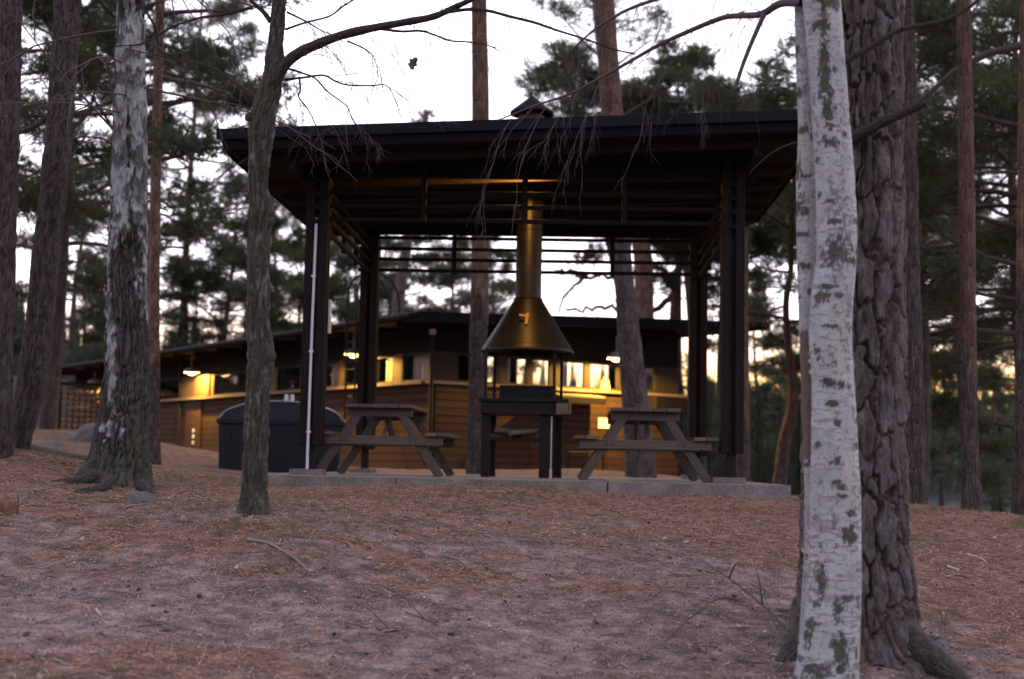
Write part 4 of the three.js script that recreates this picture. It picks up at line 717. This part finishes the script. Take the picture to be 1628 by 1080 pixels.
pineTree('grey leaning pine rising behind the right picnic table', measured([[762, 994, 1046], [700, 992, 1038], [600, 986, 1026], [500, 980, 1014], [420, 976, 1005], [300, 966, 1002], [170, 955, 990], [0, 944, 977], [-250, 928, 957]], 22.5, 18), { ...N1, switchAt: 4.3, h0: 9.5, rad: 2.8, lo: [0.20, 0.165, 0.17] });
pineTree('reddish pine close to the right rear shelter post', measured([[768, 1170, 1194], [600, 1172, 1191], [350, 1174, 1190], [200, 1175, 1189]], 25, 7.2), { ...N1, switchAt: 1.0, h0: 4.8, rad: 1.5, nb: 14 });
pineTree('pine trunk directly right of the thick foreground pine', measured([[806, 1432, 1480], [780, 1436, 1474], [600, 1434, 1468], [400, 1432, 1462], [200, 1430, 1458], [0, 1428, 1454]], 14.6, 15), { ...N1, switchAt: 5, h0: 7, rad: 2.8 });
pineTree('slender straight pine near the right edge of the picture', measured([[818, 1522, 1570], [800, 1529, 1563], [720, 1530, 1556], [500, 1527, 1552], [300, 1524, 1550], [100, 1522, 1546], [-100, 1520, 1542]], 14.1, 16), { ...N1, switchAt: 1.7, h0: 7.2, rad: 2.6, hi: [0.21, 0.115, 0.085] });
pineTree('dark pine trunk at the extreme right edge', measured([[832, 1612, 1640], [640, 1614, 1636], [300, 1618, 1638], [0, 1622, 1640]], 16, 13), { ...N1, h0: 5.2, rad: 2.6, nb: 26 });
// crooked slender pine right of the shelter
pineTree('crooked slender pine bending between shelter and birch', measured([[770, 1222, 1246], [700, 1238, 1258], [640, 1252, 1270], [590, 1250, 1266], [540, 1247, 1258], [480, 1245, 1255], [430, 1253, 1262], [390, 1252, 1261], [330, 1256, 1264], [260, 1262, 1270]], 27, 9), { ...N1, switchAt: 1.5, h0: 3.4, rad: 1.8, nb: 18, dens: 0.8, hi: [0.16, 0.08, 0.055] });
pineTree('pale leaning trunk seen above the building through the shelter', measured([[560, 618, 642], [495, 622, 642], [440, 630, 648], [390, 638, 655], [300, 652, 668], [200, 668, 682]], 51, 14), { ...N1, switchAt: 0, h0: 5.2, rad: 2.2, nb: 16, dens: 0.7, hi: [0.22, 0.15, 0.13] });
pineTree('second grey trunk beside the leaning pine behind the shelter', measured([[600, 1010, 1042], [500, 1009, 1040], [400, 1006, 1036], [300, 984, 1010], [170, 961, 985]], 38, 15), { ...N1, switchAt: 3, h0: 8.2, rad: 2.8, nb: 26, lo: [0.15, 0.11, 0.11] });
// background pines: [px, D, height, crown from, radius, branches, label]
const far = { seg: 18, step: 0.2, nU: 6, cellH: 0.2, depth: 0.01, switchAt: 6, group: 'pines in the woods behind' };
[[72, 27, 13, 3.2, 3.2, 44, 'dense dark pine behind the leaning pine at far left'], [205, 24, 12, 4.0, 2.6, 40, 'dark pine whose crown fills the gap left of the old birch'], [-60, 22, 13, 3.4, 3, 36, 'pine beyond the left picture edge trunk'], [290, 58, 22, 5.5, 4.0, 60, 'bushy pine right of the thin reddish pine'], [345, 58, 13, 3.4, 3.2, 38, 'rounded mid green pine left of the slim mossy tree'], [425, 57, 12.4, 3.2, 3.2, 36, 'rounded pine directly behind the slim mossy tree'], [505, 58, 12, 2.8, 3.2, 36, 'rounded pine just left of the front shelter post'], [562, 60, 11.6, 4, 2.8, 40, 'small pine above the building roof by the ladder'], [385, 62, 11, 3.6, 2.4, 26, 'small dark pine above the low end of the building roof'], [110, 54, 11, 2.6, 2.8, 30, 'pine above the far left end of the building'], [200, 62, 14, 4, 3.4, 36, 'pine standing well behind the old birch'],
 [715, 66, 12.4, 5.4, 3.0, 40, 'sparse pine seen through the rails left of the flue'], [785, 70, 12.6, 6, 2.5, 32, 'sparse pine seen through the rails beside the flue'], [1002, 40, 12.4, 7.6, 2.5, 42, 'pine crown above the roof right of the rain cap'], [1109, 40, 12.8, 7.4, 3.0, 54, 'broad pine crown above the right half of the roof'], [1150, 44, 13.2, 7.6, 3.0, 50, 'pine crown above the right roof end'], [1288, 38, 14, 7.4, 2.8, 40, 'tall pine crown behind the white birch top'],
 [1310, 42, 12, 5.5, 2.6, 26, 'pine hidden mostly behind the white birch'], [1400, 44, 12, 3.6, 3, 26, 'pine hidden mostly behind the thick pine'], [1452, 26, 13, 4.8, 3.0, 44, 'dense dark pine behind the trunk beside the thick pine'], [1622, 28, 14, 4.8, 3.4, 46, 'dense pine behind the dark trunk at the extreme right'], [1650, 24, 14, 4.2, 3.0, 46, 'dense pine cut by the right picture edge'], [1460, 40, 11, 6, 3, 26, 'far pine in line with the trunk beside the thick pine'], [1618, 45, 9, 3.2, 2.6, 26, 'low branched pine far right above the water'], [1400, 48, 8.6, 3.8, 2.6, 26, 'shore pine hidden behind the thick pine'],
 [1275, 60, 8, 2.2, 2.4, 16, 'shore pine low in the gap beside the birch'], [1212, 58, 9.5, 3.6, 2.4, 20, 'sparse pine in the yellow glow right of the shelter'], [1256, 64, 9, 3, 2.4, 20, 'sparse pine low in the glow left of the birch'], [1500, 60, 10, 3.6, 2.6, 22, 'sparse shore pine in the glow left of the slender pine'], [1585, 62, 10, 3.6, 2.6, 22, 'sparse shore pine in the glow right of the slender pine'], [1010, 48, 14.2, 9, 2.6, 40, 'pine crown behind the grey leaning pine above the roof'], [640, 64, 12, 5, 2.8, 38, 'green pine seen through the rails left of the straight pine'], [470, 66, 12, 4, 3, 40, 'tall pine between the slim tree and the left shelter post'], [1541, 34, 13, 6, 3, 40, 'pine right behind the slender straight pine'], [1548, 39, 14, 7, 3.2, 36, 'tall far pine behind the slender straight pine']].forEach(([px, D, H, h0, rad, nb, label], i) => {
  const b = onGround(px, D), R = rng(900 + i), rows = [], r0 = 0.10 + H * 0.006, lx = px === 1002 ? -1.9 : px === 1109 ? -0.7 : (R() - 0.5) * 0.8;
  for (let k = 0; k <= 6; k++) { const f = k / 6; rows.push({ c: V(b.x + lx * f * f + 0.15 * Math.sin(f * 5 + i), b.y - 0.2 + H * f, b.z + 0.2 * Math.sin(f * 4 + i * 2)), r: mix(r0, 0.025, f) }); }
  pineTree(label, rows, { ...far, h0, rad, nb, scale: D > 38 ? 1.4 : 1.2, dens: D > 38 ? 1.1 : 1.0, tint: [[0.082, 0.102, 0.057], [0.088, 0.110, 0.064], [0.090, 0.104, 0.054]][i % 3] });
});
{ // gnarled bare pine limbs behind the building
  const ga = new Acc();
  const t = thing('gnarled_pine', 'gnarled nearly bare pine with crooked limbs seen between flue and right post', 'tree', [0, 0, 0], 0, 'pines in the woods behind'), D = 46, R = rng(61);
  const rows = measured([[640, 1062, 1088], [520, 1064, 1084], [470, 1066, 1084], [440, 1070, 1084], [400, 1078, 1088]], D, 9.5);
  part('trunk', trunkGeo(rows, { seg: 24, step: 0.1, disp: pineBark(6, 0.2, 0.012, 9, 2) }), mBarkFar, t);
  for (const px of [[[1070, 470], [1040, 492], [1000, 494], [960, 488], [925, 492], [895, 497]], [[1072, 445], [1050, 424], [1020, 430], [985, 438], [950, 440], [920, 446], [895, 470], [888, 492]], [[930, 444], [905, 430], [885, 434]], [[1078, 430], [1095, 420], [1110, 432], [1130, 450]], [[1074, 458], [1055, 440], [1035, 438]], [[1080, 410], [1060, 395], [1045, 400]], [[1080, 400], [1110, 380], [1140, 390]]]) { const P = smooth(px.map(([x, y], i) => at(x, y, D + (R() - 0.5) * 0.8)), 24).map((p, i) => i ? p.add(V((R() - 0.5) * 0.16, (R() - 0.5) * 0.2, 0)) : p); part('limb', tubeGeo(P, 0.11, 0.035, 7), mBranch, t); for (let k = 3; k < P.length; k += 2) { let p = P[k], d = V(R() - 0.5, R() - 0.6, R() - 0.5).normalize(); const q = [p]; for (let z = 0; z < 5; z++) { d.add(V(R() - 0.5, R() - 0.5, R() - 0.5)).normalize(); p = p.clone().addScaledVector(d, 0.14); q.push(p); } ga.tube(q, 0.025, 0.01, 4); } }
  part('twigs', ga.geo, mBranch, t).userData.kind = 'stuff';
  pineCrown(t, rows, 6.8, 9.5, 1.6, R, { nb: 8, bare: 0.3 });
}
// spruces near the shore and behind the far end of the building
function spruce(label, px, D, H, rad, seed) {
  const R = rng(seed), b = onGround(px, D), t = thing('spruce_tree', label, 'tree', [b.x, b.y - 0.1, b.z], 0, 'spruces at the edge of the woods'), spots = [], acc = new Acc();
  part('trunk', tubeGeo([V(0, 0, 0), V(0, H * 0.5, 0), V(0, H, 0)], 0.13, 0.02, 8), mBranch, t);
  for (let y = 0.4; y < H; y += 0.3) { const rr = rad * Math.pow(1 - y / H, 0.85) + 0.1, n = Math.max(3, Math.round(rr * 6)); for (let k = 0; k < n; k++) { const a = R() * 6.28, l = rr * (0.6 + 0.5 * R()); acc.tube([V(0, y, 0), V(Math.cos(a) * l, y - 0.12 * l, Math.sin(a) * l)], 0.02, 0.006, 3); for (let q = 0.45; q <= 1; q += 0.28) spots.push([V(Math.cos(a) * l * q, y - 0.14 * l * q, Math.sin(a) * l * q), 0.9 + 0.5 * R()]); } }
  part('branches', acc.geo, mBranch, t).userData.kind = 'stuff'; needles(t, spots, R, [0.075, 0.098, 0.062]);
}
[[1240, 52, 5.5, 1.6, 'spruce low behind the right shelter posts'], [1205, 44, 4.2, 1.4, 'small spruce right beside the shelter slab end'], [1270, 46, 4.6, 1.5, 'small spruce in the gap left of the birch foot'], [1590, 38, 3.2, 1.5, 'young spruce right of the slender pine'], [1640, 34, 3.4, 1.5, 'young spruce cut by the right picture edge'], [124, 72, 7.6, 1.5, 'pointed spruce above the far left roof end'], [60, 70, 6.4, 1.5, 'spruce left of the pointed spruce on the bank'], [185, 76, 6.0, 1.4, 'small spruce right of the pointed spruce on the bank'], [1093, 46, 5.4, 1.6, 'spruce beyond the right end of the building'], [1125, 48, 5, 1.6, 'spruce seen between the two right shelter posts'], [1165, 56, 6.2, 1.6, 'spruce right behind the rear right shelter post'], [1320, 55, 6, 1.7, 'spruce behind the birch foot']].forEach(([px, D, H, r, l], i) => spruce(l, px, D, H, r, 700 + i));
{ // far woods across the lake and round the site, one mass
  const R = rng(404), g0 = clumpGeo(8, 60, 14, 0.9, 0.22, 1.7); const p = g0.attributes.position; for (let i = 0; i < p.count; i++) { const y = p.getY(i); const k = clamp(1 - (y + 0.4) / 3.2, 0.15, 1); p.setXYZ(i, p.getX(i) * k, (y + 0.9) * 3.4, p.getZ(i) * k); }
  g0.computeVertexNormals();
  const pl = []; for (let k = 0; k < 1500; k++) { const a = (R() - 0.5) * 1.7, D = 168 + 90 * R() * R(); pl.push([Math.tan(a) * D, D]); } for (let k = 0; k < 600; k++) { const D = 153 + 24 * R(); pl.push([(R() - 0.3) * 260, D]); } for (let k = 0; k < 170; k++) pl.push([-22 - 60 * R(), 56 + 60 * R()]); for (let k = 0; k < 170; k++) { const a = R() * Math.PI; const d = 40 + 50 * R(); pl.push([Math.cos(a) * d * 1.3, -Math.sin(a) * d]); } for (let k = 0; k < 90; k++) pl.push([44 + 60 * R(), 10 + 40 * R()]); for (let k = 0; k < 80; k++) pl.push([-44 - 50 * R(), 5 + 45 * R()]);
  const im = new THREE.InstancedMesh(g0, new THREE.MeshStandardMaterial({ color: 0xffffff, roughness: 1, side: THREE.DoubleSide }), pl.length), M4 = new THREE.Matrix4(), q = new THREE.Quaternion(), c = new THREE.Color();
  pl.forEach(([x, D], i) => { const near = D < 130, s = near && D > 0 ? 0.5 + 0.35 * R() : D > 0 ? 0.5 + 0.4 * R() : 0.8 + 0.5 * R(); q.setFromEuler(new THREE.Euler(0, R() * 6.28, 0)); im.setMatrixAt(i, M4.compose(V(x, G(x, D) - 0.3, -D), q, V(s, s * (0.8 + 0.4 * R()), s))); const v = 0.7 + 0.6 * R(); im.setColorAt(i, c.setRGB(0.062 * v, 0.078 * v, 0.050 * v)); });
  im.name = 'far_woods'; im.userData = { kind: 'stuff', label: 'dark far off woods across the lake', category: 'woods' }; shadows(im); scene.add(im);
}
console.log('small things');
// ------------------------------------------------------------------ stones, sticks, litter
function stone(name, label, px, D, w, h, d, seed, sink = 0.25, cat = 'boulder') {
  const g = new THREE.IcosahedronGeometry(1, 5), p = g.attributes.position, U = new Float32Array(p.count * 2);
  for (let i = 0; i < p.count; i++) { const v = V(p.getX(i), p.getY(i), p.getZ(i)); let k = 0.8 + 0.4 * fbm(v.x * 1.5 + seed, v.y * 1.5, v.z * 1.5 + 5, 3) + 0.06 * (fbm(v.x * 9, v.y * 9, v.z * 9 + seed, 3) - 0.5); for (const pl of [V(0.5, 0.7, 0.5), V(-0.7, 0.5, 0.5), V(0.2, 0.3, 0.93), V(0.9, 0.2, 0.3)]) { const e = v.dot(pl.normalize()) * k; if (e > 0.72) k *= 0.72 / e * 0.75 + 0.25; } p.setXYZ(i, v.x * k * w / 2, v.y * k * h, v.z * k * d / 2); U[i * 2] = v.x * w + v.z; U[i * 2 + 1] = v.y * h + v.z; }
  g.setAttribute('uv', new THREE.BufferAttribute(U, 2)); g.computeVertexNormals();
  const o = single(name, g, m.stone, label, cat), b = onGround(px, D); o.position.set(b.x, b.y + h * (0.5 - sink) - h * 0.35 - (h > 0.15 ? 0.16 : 0), b.z); o.rotation.y = seed; return o;
}
stone('flat_stone', 'flat pale grey stone on the litter at the old birch foot', 230, 10.3, 0.34, 0.075, 0.24, 2, 0.2, 'stone');
stone('boulder', 'large pale boulder leaning behind the old birch', 144, 24, 0.8, 0.34, 0.8, 3, -0.05);
stone('boulder', 'low dark boulder beside the leaning pine', 78, 22, 0.55, 0.2, 0.5, 5, 0.05);
const mStick = M(0.16, 0.12, 0.105, { roughness: 0.95 }), mPale = M(0.42, 0.36, 0.32);
function stick(name, label, pts, r0, r1, mat = mStick, twigs = 0, seed = 1, cat = 'stick') {
  const P = smooth(pts.map(([x, D, dy = 0]) => { const p = at(x, 738, D); p.y = G(p.x, D) + r0 * 0.9 + dy; return p; }), 24), a = new Acc(), R = rng(seed); a.tube(P, r0, r1, 7);
  for (let k = 0; k < twigs; k++) { const p = P[4 + Math.floor(R() * 18)], e = p.clone().add(V((R() - 0.5) * 0.5, 0.05 + 0.18 * R(), (R() - 0.5) * 0.3)); a.tube([p, p.clone().lerp(e, 0.5).add(V(0, 0.03, 0)), e], r1 * 0.9, r1 * 0.3, 4); }
  return single(name, a.geo, mat, label, cat);
}
stick('exposed_root', 'grey exposed root on the slope below the slim tree', [[398, 9.0], [428, 8.95], [450, 8.8], [480, 8.55], [505, 8.35, -0.02]], 0.012, 0.005, M(0.22, 0.17, 0.15), 0, 1, 'root');
stick('fallen_branch', 'fallen dead branch with side twigs left of the birch foot', [[1118, 8.75, 0.14], [1160, 8.4, 0.12], [1200, 8.1, 0.09], [1240, 7.7, 0.05], [1272, 7.35, 0.0]], 0.003, 0.008, mBranch, 2, 8, 'branch');
stick('fallen_branch', 'thin forked twig lying left below the dead branch', [[1060, 7.35, 0.0], [1105, 7.75, 0.05], [1150, 8.05, 0.08], [1185, 8.05, 0.07]], 0.0035, 0.004, mBranch, 1, 9, 'branch');
stick('fallen_branch', 'curved fallen twig near the bottom left of the birch foot', [[1235, 6.85, 0.0], [1262, 7.0, 0.06], [1272, 7.3, 0.03]], 0.0035, 0.004, mBranch, 1, 10, 'branch');
stick('fallen_log', 'thin fallen log lying on the bank behind the old birch', [[40, 17, 0.05], [75, 16.4, 0.03], [105, 15.6, 0.02], [150, 15, 0.0]], 0.05, 0.04, mLimb, 0, 4, 'log');
stick('pale_chip', 'small pale wood chip on the bare sand at lower left', [[163, 7.35], [168, 7.25], [172, 7.2]], 0.007, 0.004, mPale, 0, 1, 'chip');
stick('pale_twig', 'pale thin twig on the bare sand at lower left', [[176, 7.05], [195, 6.98], [216, 6.99]], 0.004, 0.003, mPale, 0, 1, 'twig');
stick('pale_twig', 'pale twig along the foot of the slab centre', [[745, 13.2], [775, 13.15], [805, 13.1]], 0.008, 0.006, mPale, 0, 1, 'twig');
stick('pale_twig', 'short pale twig slanting near the slab centre', [[795, 13.6], [805, 13.4], [815, 13.2]], 0.007, 0.006, mPale, 0, 1, 'twig');
stick('pale_twig', 'pale twig on the slope right of the thick pine', [[1536, 10.9], [1555, 10.8], [1568, 10.6]], 0.008, 0.006, mPale, 0, 1, 'twig');
stick('pale_twig', 'pale stick on the slope below the slender pine', [[1506, 10.2], [1515, 10.15], [1524, 10.1]], 0.010, 0.008, mPale, 0, 1, 'twig');
stick('dark_twig', 'dark crooked twig on the sand at bottom centre', [[605, 7.35], [622, 7.3], [642, 7.34]], 0.005, 0.004, mBranch, 1, 3, 'twig');
stick('dark_twig', 'rusty twig on the sand left of centre', [[650, 7.7], [680, 7.6], [702, 7.5]], 0.005, 0.004, mBranch, 1, 6, 'twig');
{ // dry ferny brush at the left edge
  const R = rng(88), b = onGround(14, 9.6), a = new Acc(), t = thing('dry_shrub', 'small rusty dry shrub at the left picture edge', 'shrub', [b.x, b.y, b.z]);
  for (let k = 0; k < 40; k++) { const d = V(R() - 0.5, 0.5 + R(), R() - 0.5).normalize(), l = 0.06 + 0.12 * R(), o = V((R() - 0.5) * 0.16, -0.01, (R() - 0.5) * 0.16); a.tube([o, o.clone().addScaledVector(d, l * 0.6), o.clone().addScaledVector(d, l).add(V(0.03 * (R() - 0.5), -0.02, 0))], 0.003, 0.001, 4); }
  part('stems', a.geo, M(0.20, 0.085, 0.045), t).userData.kind = 'stuff';
  part('stub', tubeGeo([V(0.09, -0.02, 0.05), V(0.092, 0.05, 0.05), V(0.088, 0.12, 0.05)], 0.007, 0.005, 6), mBranch, t);
}
{ // curled dry leaf hanging from the limb
  const p = at(655, 101, 9.4), g = new THREE.PlaneGeometry(0.06, 0.085, 10, 14), q = g.attributes.position;
  for (let i = 0; i < q.count; i++) { const x = q.getX(i), y = q.getY(i), w = Math.sqrt(Math.max(0, 1 - (y / 0.0425) ** 2)) * (1 + 0.25 * Math.sin(y * 190)); q.setXYZ(i, x * w, y + 0.006 * Math.sin(x * 200), 0.022 * Math.cos(x * 40) + 9 * y * y); }
  g.computeVertexNormals();
  const t = thing('dry_leaf', 'curled dry brown leaf hanging in the open sky left of centre', 'leaf', [p.x, p.y, p.z]);
  const l = part('blade', g, M(0.10, 0.06, 0.045, { side: THREE.DoubleSide }), t); l.rotation.set(0.3, 0.5, -0.6);
  part('stalk', tubeGeo([V(-0.015, 0.02, 0), V(-0.01, 0.12, 0.01), V(0.012, 0.275, 0)], 0.0022, 0.002, 4), mTwig, t);
}
{ // loose litter on the slope
  const R = rng(1234), up = V(0, 1, 0);
  const scatter = (name, label, cat, geo, mat, n, pick, size, colors, lift, flat) => {
    const im = new THREE.InstancedMesh(geo, mat, n), M4 = new THREE.Matrix4(), q = new THREE.Quaternion(), c = new THREE.Color(); let k = 0, guard = 0;
    while (k < n && guard++ < n * 30) {
      const D = 4.6 + 9.9 * Math.pow(R(), 0.75), x = (R() - 0.5) * 0.86 * D + 0.1; if (!pick(x, D)) continue;
      const dx = (ground(x + 0.05, D) - ground(x - 0.05, D)) / 0.1, dd = (ground(x, D + 0.05) - ground(x, D - 0.05)) / 0.1, nor = V(-dx, 1, dd).normalize();
      q.setFromUnitVectors(up, nor).multiply(new THREE.Quaternion().setFromEuler(new THREE.Euler((R() - 0.5) * flat, R() * 6.28, (R() - 0.5) * flat))); const s = size[0] + (size[1] - size[0]) * R() ** 2;
      im.setMatrixAt(k, M4.compose(V(x, ground(x, D) + lift, -D), q, V(s, s, s))); const cc = colors[Math.floor(R() * colors.length)], v = 0.7 + 0.6 * R(); im.setColorAt(k, c.setRGB(cc[0] * v, cc[1] * v, cc[2] * v)); k++;
    }
    im.count = k; im.name = name; im.userData = { kind: 'stuff', label, category: cat }; shadows(im); scene.add(im);
  };
  const ng = new THREE.BoxGeometry(0.055, 0.0022, 0.0028), N = new THREE.MeshStandardMaterial({ color: 0xffffff, roughness: 0.95 });
  scatter('pine_needle_litter', 'fallen pine needles scattered over the slope', 'litter', ng, N, 52000, (x, D) => R() < 0.12 + patchRust(x, D), [0.6, 1.3], [[0.34, 0.17, 0.11], [0.38, 0.20, 0.13], [0.21, 0.12, 0.09], [0.42, 0.28, 0.20]], 0.008, 0.5);
  const pg = new THREE.IcosahedronGeometry(0.006, 0); scatter('grit', 'coarse grit and crumbs strewn over the slope', 'grit', pg, N, 42000, () => true, [0.3, 1.1], [[0.30, 0.24, 0.23], [0.20, 0.14, 0.13], [0.09, 0.06, 0.055], [0.40, 0.35, 0.34], [0.22, 0.12, 0.09]], 0.004, 2);
  const cg = new THREE.IcosahedronGeometry(0.02, 1); cg.scale(1, 0.75, 1.35); scatter('cone_litter', 'dark pine cones and bark scraps lying about', 'litter', cg, N, 420, () => true, [0.3, 0.8], [[0.06, 0.042, 0.036], [0.09, 0.06, 0.05], [0.05, 0.04, 0.04]], 0.006, 1.2);
  const lg = new THREE.CircleGeometry(0.022, 6); lg.rotateX(-Math.PI / 2); lg.scale(1, 1, 0.65); { const p = lg.attributes.position; for (let i = 0; i < p.count; i++) p.setY(i, 0.004 * Math.sin(i * 2.1) + 0.005); lg.computeVertexNormals(); }
  scatter('leaf_litter', 'small dry leaves lying on the slope', 'litter', lg, new THREE.MeshStandardMaterial({ color: 0xffffff, roughness: 0.9, side: THREE.DoubleSide }), 1500, () => true, [0.4, 1.0], [[0.26, 0.12, 0.06], [0.22, 0.15, 0.10], [0.34, 0.26, 0.20], [0.17, 0.09, 0.06]], 0.008, 0.7);
  const sg = new THREE.CylinderGeometry(0.0035, 0.005, 0.16, 5); sg.rotateZ(Math.PI / 2); scatter('twig_litter', 'short twigs lying loose on the slope', 'litter', sg, N, 2600, () => true, [0.15, 0.9], [[0.10, 0.07, 0.06], [0.16, 0.12, 0.10], [0.28, 0.22, 0.18]], 0.009, 0.3);
  const gg = new THREE.BufferGeometry(); { const P = []; for (let k = 0; k < 9; k++) { const a = k * 0.7, h = 0.05 + 0.03 * ((k * 37 % 10) / 10), x = 0.012 * Math.cos(a), z = 0.012 * Math.sin(a); P.push(x - 0.0015, 0, z, x + 0.0015, 0, z, x * 3.5, h, z * 3.5); } gg.setAttribute('position', new THREE.Float32BufferAttribute(P, 3)); gg.computeVertexNormals(); }
  scatter('dry_grass', 'sparse short dry grass tufts on the slope', 'grass', gg, new THREE.MeshStandardMaterial({ color: 0xffffff, roughness: 0.9, side: THREE.DoubleSide }), 2600, (x, D) => (Math.hypot(x + 1.76, D - 9.8) < 0.55 + 0.4 * R()) || fbm(x * 0.8 + 7, D * 0.8, 44, 3) > 0.64, [0.5, 1.2], [[0.20, 0.13, 0.06], [0.16, 0.12, 0.05], [0.12, 0.11, 0.05]], 0.004, 0.4);
}
renderer.render(scene, camera);
